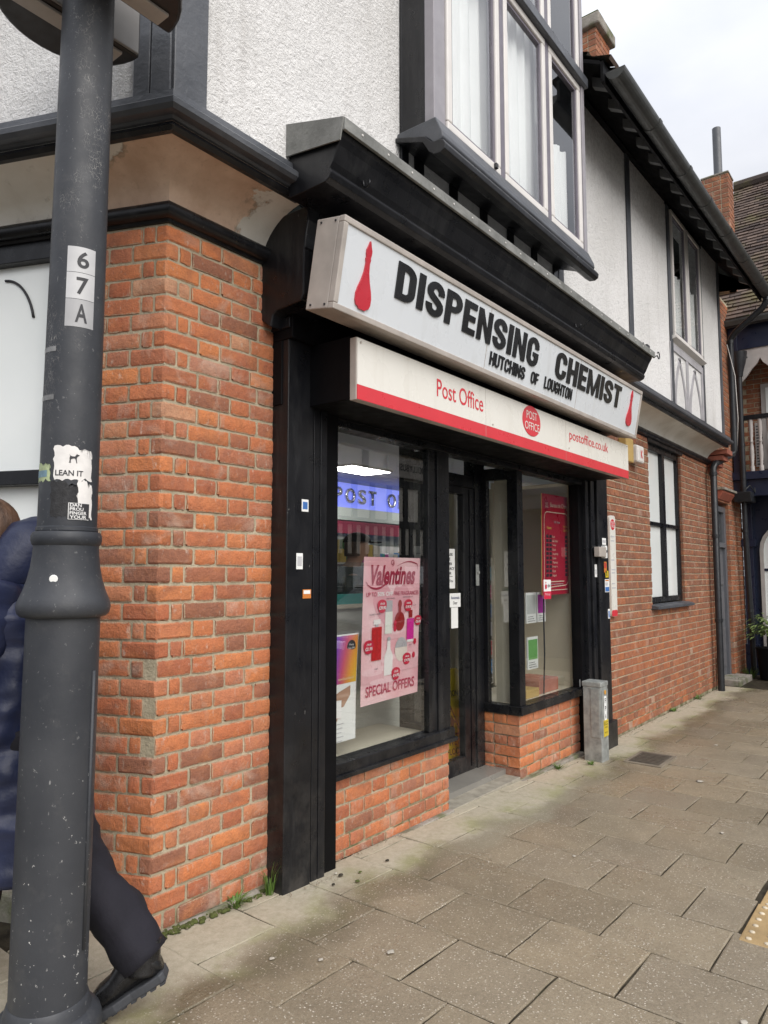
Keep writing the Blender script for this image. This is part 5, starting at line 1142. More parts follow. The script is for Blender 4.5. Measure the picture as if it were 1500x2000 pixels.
# raised collar and hood lying behind the head
hr = []
for i in range(9):
    f = i/8; c = J['neck']+V(0, 0, -.08+.25*f)-FWD*(.03+.085*math.sin(f*1.7)); hr.append((c, away*(.15*math.sqrt(max(.04, 1-f**2.2))), FWD*(.135*math.sqrt(max(.03, 1-f**2.6)))))
hm = loft(hr, 32); hm.v = [tuple(Vector(p)+V(0, 0, .03)*mnoise.noise((p[0]*11, p[1]*11, p[2]*9))+V(.012, .01, 0)*mnoise.noise((p[0]*20, p[1]*20, p[2]*20))) for p in hm.v]
hm.build('hood', navy, coat, True)
br = NT('brown_hair'); c_ = br.mix(br.rng(br.noise(40, 4, .6, vec=br.stretch(1, 1, .15)), .3, .7), (.045, .025, .016), (.15, .085, .052)); hairm = br.bsdf(c_, .5, br.bump(br.noise(90, 3, .6, vec=br.stretch(1, 1, .12)), .5, .01))
hm = MB(); hd = J['head']
hm.grid(lambda u, v: hd+V(0, 0, .012)-FWD*.018+(FWD*-math.cos((u-.5)*4.3)+away*math.sin((u-.5)*4.3))*(.106*math.sin(max(.001, v*2.3))+.004*mnoise.noise((u*30, v*4, 0)))+V(0, 0, .112*math.cos(v*2.3)-.02*v), 28, 12)
o = hm.build('hair', hairm, PW, True); md = o.modifiers.new('thick', 'SOLIDIFY'); md.thickness = .012; md.offset = -1
for s in (-1, 1): MB().lathe([(.001, -.009), (.008, -.005), (.010, 0), (.008, .005), (.001, .009)], 10).build('eye', MAT['ink'], PW, True, loc=hd+FWD*.082+away*.032*s)

# a customer inside, seen through the display window
PM = empty('person', (2.34, 1.0, -.03)); tag(PM, 'person in a dark cap and jacket standing inside behind the window', 'person')
F2 = V(.70, -.71, 0).normalized(); S2 = F2.cross(V(0, 0, 1))
K = dict(pel=V(0, 0, .93), chest=V(0, 0, 1.30), neck=V(.01, 0, 1.47), head=F2*.04+V(0, 0, 1.61))
for s, g_ in (('L', -1), ('R', 1)):
    K['sh'+s] = V(0, 0, 1.40)+S2*.18*g_; K['el'+s] = K['sh'+s]+V(0, 0, -.28)+S2*.03*g_; K['wr'+s] = K['el'+s]+F2*.2+V(0, 0, -.12); K['hip'+s] = V(0, 0, .9)+S2*.09*g_; K['kn'+s] = V(0, 0, .5)+S2*.10*g_; K['an'+s] = V(0, 0, .1)+S2*.1*g_; K['toe'+s] = K['an'+s]+F2*.15+V(0, 0, -.06)
make_body(PM, K, F2)
dkg = mk_cloth('dark_green_jacket', (.012, .018, .016), (.022, .03, .026), .7); rings = []
for i in range(26):
    z = .82+i*.026; f = i/25; w = .235 if f < .8 else .235-(f-.8)*.75; d = .15 if f < .8 else .15-(f-.8)*.3; rings.append((V(0, 0, z), S2*w, F2*d))
jk = loft(rings, 30).build('jacket', dkg, PM, True)
for s in 'LR': sleeve([K['sh'+s], K['el'+s], K['wr'+s]], [.085, .07, .055], 0, .1).build('sleeve', dkg, jk, True)
t2 = MB()
for s in 'LR': sleeve([K['hip'+s]+V(0, 0, .05), K['kn'+s], K['an'+s]+V(0, 0, -.02)], [.11, .09, .075], 0, .06, m=t2)
t2.build('trousers', blk, PM, True)
for s in 'LR': boot('shoe', PM, K['an'+s]-F2*.06+V(0, 0, -.095), K['an'+s]+F2*.19+V(0, 0, -.09), K['an'+s]+V(0, 0, .02), leath, rub)
hd = K['head']; cp_ = MB(); cp_.grid(lambda u, v: hd+V(0, 0, .045)+(F2*math.cos(u*6.2832)+S2*math.sin(u*6.2832))*.108*math.sin(v*1.5708)+V(0, 0, .075*math.cos(v*1.5708)), 24, 6); capo = cp_.build('cap', MAT['black_flat'], PM, True)
MB().prism([(hd.x+F2.x*a+S2.x*b, hd.y+F2.y*a+S2.y*b) for a, b in ((.08, -.07), (.15, -.06), (.185, 0), (.15, .06), (.08, .07))], 'z', hd.z+.04, hd.z+.048).build('cap_peak', MAT['black_flat'], capo)
hm2 = MB(); hm2.grid(lambda u, v: hd+V(0, 0, .0)+(F2*-math.cos((u-.5)*3.4)+S2*math.sin((u-.5)*3.4))*(.096)+V(0, 0, .05-.11*v), 14, 4); hm2.build('hair', hairm, PM, True)

# ---------------------------------------------------------------- galvanised cabinet, alarm boxes, wall board
CB = empty('feeder_pillar', (3.975, -.245, zg(4.05)-.012)); tag(CB, 'grey galvanised steel feeder pillar standing by the right pilaster', 'feeder pillar')
box('body', MAT['galv'], CB, 0, .15, 0, .15, 0, .60, .004); box('cap', MAT['galv'], CB, -.004, .156, -.004, .158, .60, .64, .006); box('door', MAT['galv'], CB, -.006, -.001, .01, .085, .2, .59, .003); box('door', MAT['galv'], CB, .008, .142, -.006, -.001, .2, .575, .003)
lb = box('label_strip', MAT['paper'], CB, .05, .10, -.008, -.0065, .33, .525); 
for i, c in enumerate('FPA'): text('lettering', c, MAT['ink'], lb, .062, -.0085, .47-i*.062, .026, .038, offset=.02)
yl = box('yellow_label', yel, CB, .03, .125, -.009, -.0067, .205, .335); text('lettering', 'E.C.C', MAT['ink'], yl, .04, -.0095, .295, .075, .028, offset=.02); text('lettering', 'HIGHWAYS', MAT['ink'], yl, .045, -.0095, .272, .065, .012); text('lettering', 'STREET LIGHT', MAT['ink'], yl, .045, -.0095, .232, .065, .01)
MB().tube([(.075, -.0065, .555), (.075, -.009, .555)], .018, 14).build('hazard_label', simple('orange_label', (.62, .30, .03), .5, .05), CB)
AB = empty('alarm_box', (5.49, -.10, 2.515)); tag(AB, 'small white alarm box with a red letter mark on the brick wall', 'alarm box')
box('cover', MAT['white_pvc'], AB, 0, .20, 0, .10, 0, .18, .02); text('lettering', 'K', MAT['po_red'], AB, .085, -.002, .05, .06, .08, offset=.03)
tag(box('alarm_box', simple('yellow_alarm_plastic', (.48, .33, .12), .45, .1), None, 5.20, 5.40, -.09, .0, 2.49, 2.73, .012), 'mustard yellow alarm box beside the sign on the brick wall', 'alarm box')
WB = empty('post_box_board', (4.83, -.035, .99)); tag(WB, 'tall white Post Office information board on the brick wall', 'notice board')
def rrect(x0, x1, z0, z1, r): return [(cx+r*math.cos(R(a)), cz+r*math.sin(R(a))) for cx, cz, st in ((x1-r, z1-r, 0), (x0+r, z1-r, 90), (x0+r, z0+r, 180), (x1-r, z0+r, 270)) for a in range(st, st+91, 30)]
MB().prism(rrect(0, .145, 0, .945, .03), 'y', 0, .02).build('board', MAT['sign_cream'], WB); MB().prism(rrect(.002, .143, .002, .06, .02), 'y', -.002, -.0005).build('red_foot', MAT['po_red'], WB)
rd2 = MB().prism([(.073+.055*math.cos(R(i*15)), .86+.05*math.sin(R(i*15))) for i in range(24)], 'y', -.003, -.0008).build('roundel', MAT['po_red'], WB); text('lettering', 'POST', MAT['paper'], rd2, .038, -.004, .864, .07, .026); text('lettering', 'OFFICE', MAT['paper'], rd2, .028, -.004, .832, .09, .026)
lg = simple('pale_print', (.5, .5, .52), .6, .1)
for i, z in enumerate((.74, .70, .52, .43, .40, .30, .26)): box('print_line', lg, WB, .02, .12-.012*(i % 3), -.0012, -.0006, z, z+.012)
# shutter lock and stickers on the right pilaster
PL = empty('shutter_lock', (4.26, -.155, 1.535)); tag(PL, 'grey shutter lock box on the right pilaster', 'lock'); box('case', MAT['sign_case'], PL, 0, .16, 0, .05, 0, .085, .005); box('lock_face', MAT['paper'], PL, .165, .21, .01, .05, -.01, .10, .004); box('keyhole', MAT['ink'], PL, .182, .192, .006, .0095, .04, .06)
def stick(x, z, w, h, mats, label, y=-.102, bars=None):
    e = empty('sticker', (x, y, z)); tag(e, label, 'sticker'); box('sheet', mats, e, 0, w, -.0012, 0, 0, h)
    for b in bars or (): box('print', b[0], e, b[1]*w, b[2]*w, -.002, -.0013, b[3]*h, b[4]*h)
bl_ = simple('blue_ink', (.05, .16, .45), .5, .1); or_ = simple('orange_ink', (.6, .2, .04), .5, .1)
stick(4.46, 1.645, .09, .06, MAT['paper'], 'small white sticker above the shutter lock', bars=[(lg, .1, .9, .3, .7)]); stick(4.31, 1.36, .05, .11, MAT['paper'], 'narrow white sticker below the shutter lock', y=-.087, bars=[(lg, .2, .8, .2, .6)])
stick(4.49, 1.40, .06, .095, or_, 'red and orange sticker on the right pilaster', bars=[(simple('sticker_red', (.5, .05, .05), .5), .1, .8, .4, .9)]); stick(4.52, 1.355, .07, .06, yel, 'yellow sticker on the right pilaster edge', bars=[(MAT['ink'], .3, .5, .2, .8)])
stick(4.50, 1.225, .10, .115, MAT['paper'], 'white sticker with blue print on the right pilaster', bars=[(bl_, .05, .95, .05, .4), (or_, .1, .9, .85, .95), (lg, .1, .7, .5, .75)]); stick(4.555, .99, .045, .085, MAT['paper'], 'lowest small sticker on the right pilaster', bars=[(bl_, .2, .8, .1, .8)])
stick(.700, 1.688, .045, .058, MAT['paper'], 'small white and blue sticker high on the left pilaster', bars=[(bl_, .15, .85, .2, .8)]); stick(.668, 1.415, .042, .075, MAT['paper'], 'small white sticker halfway up the left pilaster', bars=[(lg, .15, .85, .2, .8)]); stick(.712, 1.278, .055, .042, or_, 'small orange sticker on the left pilaster', bars=[(MAT['paper'], .1, .9, .5, .9)])
# ---------------------------------------------------------------- posters and notices (flat print on real sheets)
class Sheet:
    """a printed sheet: uv in metres from its lower left, pos(u, v, lift) gives the surface"""
    def __init__(s, name, label, cat, pos, w, h, paper, nu=8, nv=12):
        s.e = empty(name, (0, 0, 0)); tag(s.e, label, cat); s.pos = pos; s.w, s.h = w, h; s.k = 0
        MB().grid(lambda u, v: pos(u*w, v*h, 0), nu, nv).build('sheet', paper, s.e, True)
    def poly(s, pts, mat, lift=1, name='print'):
        me = bpy.data.meshes.new(name); me.from_pydata([s.pos(a, b, lift*.0012) for a, b in pts], [], [tuple(range(len(pts)))]); me.materials.append(mat); return link(name, me, s.e)
    def rect(s, u0, v0, u1, v1, mat, lift=1, name='print'): return s.poly([(u0, v0), (u1, v0), (u1, v1), (u0, v1)], mat, lift, name)
    def disc(s, u, v, ru, rv, mat, lift=1, name='print', n=28): return s.poly([(u+ru*math.cos(2*math.pi*i/n), v+rv*math.sin(2*math.pi*i/n)) for i in range(n)], mat, lift, name)
    def txt(s, body, u, v, w, h, mat, lift=2, offset=0., shear=0.):
        me = text_mesh(body, w, h, 0, offset, shear)
        for q in me.vertices: q.co = s.pos(u+q.co.x, v+q.co.z, lift*.0012)
        me.name = 'lettering'; return link('lettering', me, s.e, mat)
    def line(s, pts, w, mat, lift=2):
        ms = MB()
        L, Rr = [], []
        for i, p in enumerate(pts):
            a, b = pts[max(0, i-1)], pts[min(len(pts)-1, i+1)]; dx, dy = b[0]-a[0], b[1]-a[1]; n = math.hypot(dx, dy) or 1; ww = w(i/(len(pts)-1)) if callable(w) else w
            L.append((p[0]-dy/n*ww, p[1]+dx/n*ww)); Rr.append((p[0]+dy/n*ww, p[1]-dx/n*ww))
        vs = [s.pos(a, b, lift*.0012) for a, b in L+Rr]; n = len(pts)
        ms.add(vs, [(i, i+1, n+i+1, n+i) for i in range(n-1)]).build('flourish', mat, s.e)
def inkm(n, c, r=.5): return simple(n, c, r, .04, 4)
pink = NT('pink_poster'); sv = pink.xyz(); g0 = pink.noise(3.2, 2); pinkm = pink.bsdf(pink.mix(pink.rng(g0, .35, .65), (.80, .40, .45), (.86, .60, .63)), .35)
crim, crim2, red_, wht, palep, dpink = inkm('crimson_ink', (.35, .012, .05)), inkm('raspberry_ink', (.45, .05, .10)), inkm('tag_red', (.58, .02, .06)), inkm('white_ink', (.86, .85, .85)), inkm('pale_pink_ink', (.85, .58, .62)), inkm('deep_pink_ink', (.72, .36, .41))
def vpos(u, v, l):
    f = v/.81; x = 1.312+u+.035*f; z = .672+v+(.012*(1-f)*(u/.55)); y = .052+.006*math.sin(u*4)-.006*math.exp(-v*7)*(1-u/.55)
    return (x, y-l, z)
VP = Sheet('valentines_poster', 'pink Valentines fragrance offer poster inside the left display window', 'poster', vpos, .545, .815, pinkm)
W_, H_ = .545, .815
def heart(cx, cz, s, n=30): return [(cx+s*16*math.sin(t)**3/17, cz+s*(13*math.cos(t)-5*math.cos(2*t)-2*math.cos(3*t)-math.cos(4*t))/17) for t in [2*math.pi*i/n for i in range(n)]]
VP.poly(heart(.27, .53, .19), dpink, 1); VP.poly(heart(.30, .665, .10), palep, 1)
VP.txt('Valentines', .065, .655, .43, .115, crim, 3, .03, .28)
VP.line([(.02+.0, .675)]+[(.02+.19*i/10, .665-.03*math.sin(i/10*3.1)) for i in range(1, 11)]+[(.225, .675), (.22, .69)], lambda t: .0045*math.sin(t*3.0)+.0015, crim, 3)
VP.line([(.31+.2*i/12, .765+.028*math.sin(i/12*2.6)) for i in range(13)]+[(.518, .765), (.518, .745)], lambda t: .001+.004*t*math.sin(t*3.0+.1), crim, 3)
VP.line([(.265+.018*math.cos(a)*(1-i*.04), .785+.02*math.sin(a)*(1-i*.04)) for i, a in enumerate([R(-90+k*32) for k in range(16)])], .002, crim, 3)
VP.txt('UP TO', .025, .592, .095, .024, crim2, 3, .012); VP.txt('50% OFF', .13, .592, .145, .024, wht, 3, .02); VP.txt('FINE FRAGRANCES', .285, .592, .245, .024, crim2, 3, .012)
VP.txt('SPECIAL OFFERS', .04, .042, .465, .058, crim2, 3, .015)
# display steps
for cx, cz, rx, rz in ((.30, .385, .10, .018), (.36, .225, .18, .03), (.15, .175, .15, .025), (.2, .115, .12, .02)): VP.disc(cx, cz, rx, rz, palep, 2); VP.rect(cx-rx, cz-rz*2.5, cx+rx, cz, inkm('step_pink', (.78, .46, .50)), 1.5)
# bottles as printed shapes
gl, rdk, mag, pearl, clear = inkm('bottle_white', (.78, .80, .74)), inkm('bottle_red', (.32, .02, .02)), inkm('bottle_magenta', (.62, .02, .30)), inkm('bottle_pearl', (.74, .66, .60)), inkm('bottle_clear', (.82, .80, .79))
slv = inkm('cap_silver', (.45, .44, .46), .3)
VP.rect(.205, .375, .275, .50, gl, 4); VP.rect(.208, .50, .272, .565, slv, 4)
VP.disc(.345, .44, .050, .056, rdk, 4); VP.rect(.332, .49, .358, .525, rdk, 4); VP.disc(.345, .54, .018, .026, rdk, 4); VP.rect(.325, .385, .365, .40, rdk, 4)
VP.rect(.085, .235, .175, .42, inkm('bottle_scarlet', (.55, .015, .02)), 4)
for i in range(2):
    for j in range(4): VP.line([(.095+i*.04, .245+j*.043), (.125+i*.04, .245+j*.043), (.125+i*.04, .28+j*.043), (.095+i*.04, .28+j*.043), (.095+i*.04, .245+j*.043)], .0008, rdk, 5)
VP.rect(.118, .42, .142, .435, slv, 4); VP.rect(.098, .435, .162, .462, clear, 4)
VP.rect(.418, .325, .488, .45, mag, 4); VP.rect(.435, .455, .472, .50, rdk, 4); VP.rect(.42, .31, .486, .325, clear, 4)
VP.poly([(.205, .14), (.285, .14), (.285, .25), (.262, .285), (.258, .34), (.232, .34), (.228, .285), (.205, .25)], clear, 4); VP.disc(.245, .345, .016, .012, slv, 5)
VP.disc(.365, .275, .060, .07, pearl, 4); VP.poly([(.365+.06*math.cos(R(a)), .275+.07*math.sin(R(a))) for a in range(10, 171, 16)], slv, 5)
def tagp(cx, cz, rr, price, was):
    VP.poly([(cx+rr*math.cos(R(a))*(1+.12*math.sin(R(a*3))), cz+rr*math.sin(R(a))*(1+.1*math.cos(R(a*2)))) for a in range(0, 360, 20)], red_, 6); VP.txt(price, cx-rr*.75, cz-rr*.45, rr*1.5, rr*.45, wht, 8, .03); VP.txt(was, cx-rr*.5, cz+rr*.2, rr*1.0, rr*.28, wht, 8, .02)
tagp(.17, .535, .042, '£39.95', '£54.00'); tagp(.425, .53, .040, '£14.95', '£40.00'); tagp(.525, .435, .034, '£26.95', '£50.00'); tagp(.055, .315, .042, '£21.95', '£34.00'); tagp(.42, .215, .038, '£14.95', '£40.00'); tagp(.315, .14, .040, '£14.95', '£35.00')
for u, v, a, b in ((.215, .585, 'ISSEY MIYAKE', 'EDT SPRAY'), (.375, .588, 'BRITNEY FANTASY', 'EDP SPRAY'), (.06, .50, 'ELIZABETH ARDEN', 'RED DOOR'), (.48, .535, 'JOOP', 'HOMME'), (.44, .30, 'GHOST', 'SWEET'), (.115, .195, 'TOMMY', 'GIRL')):
    VP.txt(a, u, v-.012, .012*len(a)*.55, .008, MAT['ink'], 4); VP.txt(b, u, v-.024, .012*len(b)*.5, .007, dpink, 4)
for u, v in ((.30, .43), (.30, .40), (.50, .31), (.49, .23)): VP.disc(u, v, .014, .018, red_, 5)

# health check poster
rb_ = NT('rainbow_print'); x_, y_, z_ = rb_.xyz(); fac = rb_.math('MULTIPLY', rb_.rng(x_, .98, 1.32), rb_.rng(z_, .8, 1.07, 1.0, .72)); rbm = rb_.bsdf(rb_.ramp(fac, [(.0, (.02, .30, .66)), (.22, (.06, .12, .55)), (.42, (.24, .06, .45)), (.6, (.60, .10, .16)), (.78, (.74, .33, .05)), (1., (.76, .55, .06))]), .4)
def hpos(u, v, l): f = v/.58; return (.90+u+.04*f*(u/.4), .072+.02*math.sin(v*4)*(u/.4)*.6-l, .505+v+.01*u)
HP = Sheet('health_poster', 'white and rainbow health check poster at the lower left of the display window', 'poster', hpos, .40, .56, MAT['paper'])
HP.rect(.005, .30, .395, .552, rbm, 1); 
for i, (w_, tx) in enumerate(((.115, 'st way'), (.045, 'ck'), (.09, 'ealth'), (.035, 'ne'))): HP.txt(tx, .095, .49-i*.048, w_, .03, wht, 3, .012)
HP.disc(.345, .49, .034, .036, MAT['ink'], 2); HP.txt('Prices', .328, .497, .034, .010, wht, 3); HP.txt('from £199', .321, .478, .048, .010, wht, 3); HP.txt('newfoundland', .25, .318, .12, .016, inkm('pale_yellow', (.8, .72, .45)), 3)
tanm = inkm('printed_skin', (.42, .25, .17)); HP.poly([(.35, .285), (.35, .235), (.30, .18), (.25, .175), (.20, .20), (.17, .225), (.20, .235), (.26, .26)], tanm, 2); HP.poly([(.14, .13), (.275, .125), (.275, .215), (.14, .222)], inkm('card_red', (.66, .10, .14)), 3); HP.poly([(.225, .128), (.278, .126), (.278, .216), (.225, .22)], wht, 4)
for i in range(4): HP.disc(.19+i*.018, .122, .008, .012, tanm, 2)
for i in range(5): HP.disc(.225, .095-i*.022, .006, .006, lg, 2); HP.rect(.24, .092-i*.022, .30-.008*(i % 3), .097-i*.022, lg, 2)
for i, tx in enumerate(('th', 'nth', 'ty')): HP.txt(tx, .1, .205-i*.03, .02, .014, lg, 2)
for i, tx in enumerate(('ncy', 'lth', 'cer')): HP.txt(tx, .1, .10-i*.03, .03, .015, inkm('print_red', (.6, .2, .2)), 2)

# currency board
bred = simple('currency_board_red', (.48, .018, .045), .35, .06, 3); cream_l = inkm('cream_line', (.80, .66, .52)); ybr = inkm('amber_print', (.75, .48, .10))
BP = Sheet('currency_board', 'red Bureau de Change currency board hanging in the right display window', 'notice board', lambda u, v, l: (3.665+u+.03*v, .10-l, 1.212+v+.012*u), .545, .84, bred)
BP.rect(-.012, .0, -.002, .84, ybr, 0); BP.disc(.085, .745, .042, .045, crim, 2); BP.txt('POST', .06, .75, .05, .018, cream_l, 3); BP.txt('OFFICE', .055, .725, .06, .016, cream_l, 3)
BP.txt('Bureau de Change', .155, .722, .365, .05, cream_l, 3, .0)
fr_ = [(.035, .06), (.035, .64), (.05, .675), (.08, .69), (.45, .69), (.49, .675), (.505, .64), (.51, .58)]; BP.line(fr_, .004, cream_l, 3); BP.line([(.035, .06), (.46, .075), (.50, .10), (.51, .15)], .004, cream_l, 3)
BP.txt('Sell rates', .22, .60, .12, .022, lg, 3); BP.txt('Notes', .085, .545, .085, .026, ybr, 3, .02); BP.txt('Travel Money', .40, .565, .115, .022, ybr, 3, .015); BP.txt('Card Plus', .41, .535, .10, .022, ybr, 3, .015)
names = ['Euro', 'US Dollar', 'Turkey', 'Dubai', 'Australia', 'Canada', 'Thailand', 'Bulgaria', 'Czech', 'Poland']
for i, nme in enumerate(names):
    v = .475-i*.036; BP.txt(nme, .19, v, .02*len(nme)*.62, .020, cream_l, 3)
    for u in (.075, .135, .445): BP.rect(u, v, u+.045, v+.024, MAT['ink'], 2)
BP.rect(.09, .105, .42, .113, cream_l, 3); BP.rect(.10, .035, .49, .042, cream_l, 3); BP.rect(.12, .085, .40, .090, lg, 3)
DS = Sheet('parcel_sticker', 'white and red parcel pickup sticker on the right display window', 'sticker', lambda u, v, l: (3.515+u, .014-l, 1.19+v), .13, .152, MAT['paper'], 2, 2)
DS.rect(.0, .0, .13, .06, red_, 1); DS.txt('Pickup', .018, .022, .09, .026, palep, 3); DS.poly([(.02, .085), (.036, .076), (.052, .085), (.052, .11), (.036, .12), (.02, .11)], red_, 2); DS.disc(.036, .13, .007, .007, red_, 2); DS.txt('dpd', .066, .085, .05, .036, MAT['ink'], 2)
MB().tube([(3.60, .06, 1.19), (3.615, .07, 1.0), (3.64, .08, .75), (3.70, .12, .44)], .006, 8)
tag(MB().tube([(3.585, .05, 1.19), (3.60, .06, 1.0), (3.625, .07, .75), (3.66, .10, .43)], .006, 8).build('power_cable', MAT['ink'], smooth=True), 'black cable hanging down inside the right display window', 'cable')
# door notices
DN = Sheet('door_notice', 'white paper notice asking to use the other door, taped inside the glass', 'notice', lambda u, v, l: (2.495+u, YD+.020-l, 1.285+v), .205, .285, MAT['paper'], 2, 2)
for i, tx in enumerate(('PLEASE', 'USE', 'OTHER', 'PHARMACY', 'DOOR')): w_ = .021*len(tx); DN.txt(tx, .112-w_/2, .235-i*.034, w_, .02, MAT['ink'], 2, .01)
DN.rect(.05, .085, .17, .088, MAT['ink'], 2); DN.txt('Thank You', .05, .045, .125, .02, MAT['ink'], 2)
DA = Sheet('door_notice', 'small white Automatic Door label on the door glass', 'notice', lambda u, v, l: (2.625+u, YD+.018-l, 1.15+v), .145, .10, MAT['paper'], 2, 2)
DA.txt('Automatic', .015, .058, .115, .022, inkm('navy_print', (.05, .06, .2)), 2); DA.txt('Door', .045, .02, .055, .022, MAT['ink'], 2)
Sheet('door_notice', 'blank slip of paper below the door labels', 'notice', lambda u, v, l: (2.64+u, YD+.016-l, 1.0+v), .09, .148, MAT['paper'], 2, 2)
for i, (z_, lb_) in enumerate(((1.32, 'upper white paper notice on the return pane beside the door'), (1.02, 'lower white paper notice on the return pane beside the door'))):
    q_ = Sheet('door_notice', lb_, 'notice', lambda u, v, l, z_=z_: (2.080-l, .235-u, z_+v), .12, .25, MAT['paper'], 2, 2)
    for k in range(6): q_.rect(.015, .20-k*.03, .10-.012*(k % 3), .207-k*.03, lg, 1)
tag(box('call_button', MAT['paper'], None, 4.115, 4.15, -.012, -.0105, .44, .50), 'tiny white label at the foot of the right display window', 'label')
tag(box('window_label', MAT['paper'], None, 3.135, 3.17, .010, .012, 1.24, 1.40), 'small white slip stuck at the left edge of the right window', 'label')
# ---------------------------------------------------------------- weeds and litter along the wall
def tuft(x, y, n, h, seed, label, spread=.05):
    r = random.Random(seed); m = MB()
    for i in range(n):
        a = r.uniform(0, 6.28); rr = r.uniform(0, spread*.4); hh = h*r.uniform(.5, 1.1); b = Vector((rr*math.cos(a), rr*math.sin(a), 0)); tip = Vector((math.cos(a), math.sin(a), 0))*spread*r.uniform(.4, 1.3)
        w = Vector((-math.sin(a), math.cos(a), 0))*r.uniform(.0018, .0035)
        p1 = b+tip*.35+Vector((0, 0, hh*.6)); p2 = b+tip+Vector((0, 0, hh*r.uniform(.7, 1)))
        m.add([b-w, b+w, p1+w*.8, p1-w*.8, p2], [(0, 1, 2, 3), (3, 2, 4)])
    o = m.build('weed', MAT['grass'], None, loc=(x, y, zg(x)-.004)); tag(o, label, 'weed')
tuft(.40, -.03, 60, .06, 1, 'low bright green weed at the foot of the corner pier', .07); tuft(.575, -.05, 26, .15, 2, 'tall grass tuft against the left pilaster', .05)
tuft(3.55, -.06, 40, .04, 3, 'small weed in the paving near the right stall riser', .06); tuft(3.85, -.20, 30, .035, 4, 'small weed in a joint beside the feeder pillar', .05); tuft(6.6, -.03, 50, .06, 5, 'low weed at the foot of the far brick wall', .08); tuft(7.6, -.03, 60, .07, 6, 'larger weed at the foot of the far brick wall', .1); tuft(9.3, -.12, 80, .12, 7, 'green weeds by the neighbouring doorstep', .15); tuft(10.1, -.12, 80, .2, 8, 'weeds growing at the foot of the far downpipe', .2)
# gravelly dirt along the wall foot
dm = MB(); r = random.Random(9)
for i in range(900):
    x = r.uniform(-.02, 9); y = -.012-abs(r.gauss(0, .022)); 
    if .6 < x < .9: y -= .11
    elif 2.1 < x < 3.05: continue
    s = r.uniform(.002, .006); zz = zg(x)+.001
    dm.add([(x-s, y, zz), (x+s*.4, y-s, zz), (x+s, y+s*.6, zz), (x, y, zz+s*1.1)], [(0, 1, 3), (1, 2, 3), (2, 0, 3)])
o = dm.build('grit', simple('wall_grit', (.22, .18, .13), .9, .5, 300)); tag(o, 'grit and crumbled mortar along the foot of the wall', 'grit', kind='stuff')
mo = MB()
for i in range(34):
    t_ = i/33; x = .02+.55*t_; y = -.018-.012*math.sin(i*1.7)
    for k in range(6): 
        xx, yy = x+r.uniform(-.01, .01), y+r.uniform(-.014, .014); s = r.uniform(.006, .013); mo.lathe([(s, zg(xx)-.004), (s*.8, zg(xx)+s*.3), (.001, zg(xx)+s*.55)], 6, (xx, yy))
o = mo.build('moss', MAT['moss'], smooth=True); tag(o, 'dark green moss in the joint at the foot of the corner pier', 'moss', kind='stuff')
def blob(x, y, s, mat, name, label, cat, flat=.3, seed=0):
    rr = random.Random(seed); m = MB(); m.lathe([(s*.9, 0), (s, s*flat*.4), (s*.7, s*flat*.8), (.001, s*flat)], 9); m.v = [(a*(1+.3*rr.uniform(-1, 1)), b*(1+.3*rr.uniform(-1, 1))*.8, c) for a, b, c in m.v]
    tag(m.build(name, mat, None, True, loc=(x, y, zg(x)+.0005)), label, cat)
dk = simple('dark_moss_clump', (.035, .03, .02), .95, .4, 60, .6, 200)
ML = ['largest dark moss clump, below the left shutter guide', 'dark moss clump on the pale slab nearest the left pilaster', 'green moss clump on the joint in front of the stall riser', 'small green moss clump beside the pale strip under the window', 'dark moss clump farthest right on the pale slabs']
for i, (x, y, s) in enumerate(((.93, -.155, .014), (.83, -.20, .010), (.93, -.26, .012), (1.02, -.20, .010), (1.22, -.21, .011))): blob(x, y, s, MAT['moss'] if i in (2, 3) else dk, 'moss_clump', ML[i], 'moss clump', .5, i)
for o in [o for o in COL.objects if o.name.startswith('moss_clump')]: o['group'] = 'moss clumps on the paving'
gum = simple('old_chewing_gum', (.42, .39, .33), .8, .1)
GL = ['gum spot nearest the corner pier, left of a pair', 'right gum spot of the pair in front of the corner pier', 'wide flat gum spot in the middle of the near paving', 'largest pale gum spot beside the iron access cover', 'small gum spot in front of the left display window', 'small gum spot in front of the right display window', 'far gum spot in front of the brick wall', 'gum spot lowest in the picture near the tactile slabs']
for i, (x, y, s) in enumerate(((.20, -.47, .011), (.31, -.61, .011), (.52, -.77, .017), (3.9, -1.0, .028), (1.9, -.9, .012), (2.8, -1.4, .014), (5.2, -.8, .02), (.9, -1.9, .014))): blob(x, y, s, gum, 'chewing_gum', GL[i], 'chewing gum', .12, i+30)
for o in [o for o in COL.objects if o.name.startswith('chewing_gum')]: o['group'] = 'chewing gum on the paving'
blob(.93, -.125, .008, gum, 'pebble', 'small pale pebble beside the left shutter guide', 'pebble', .8, 50)

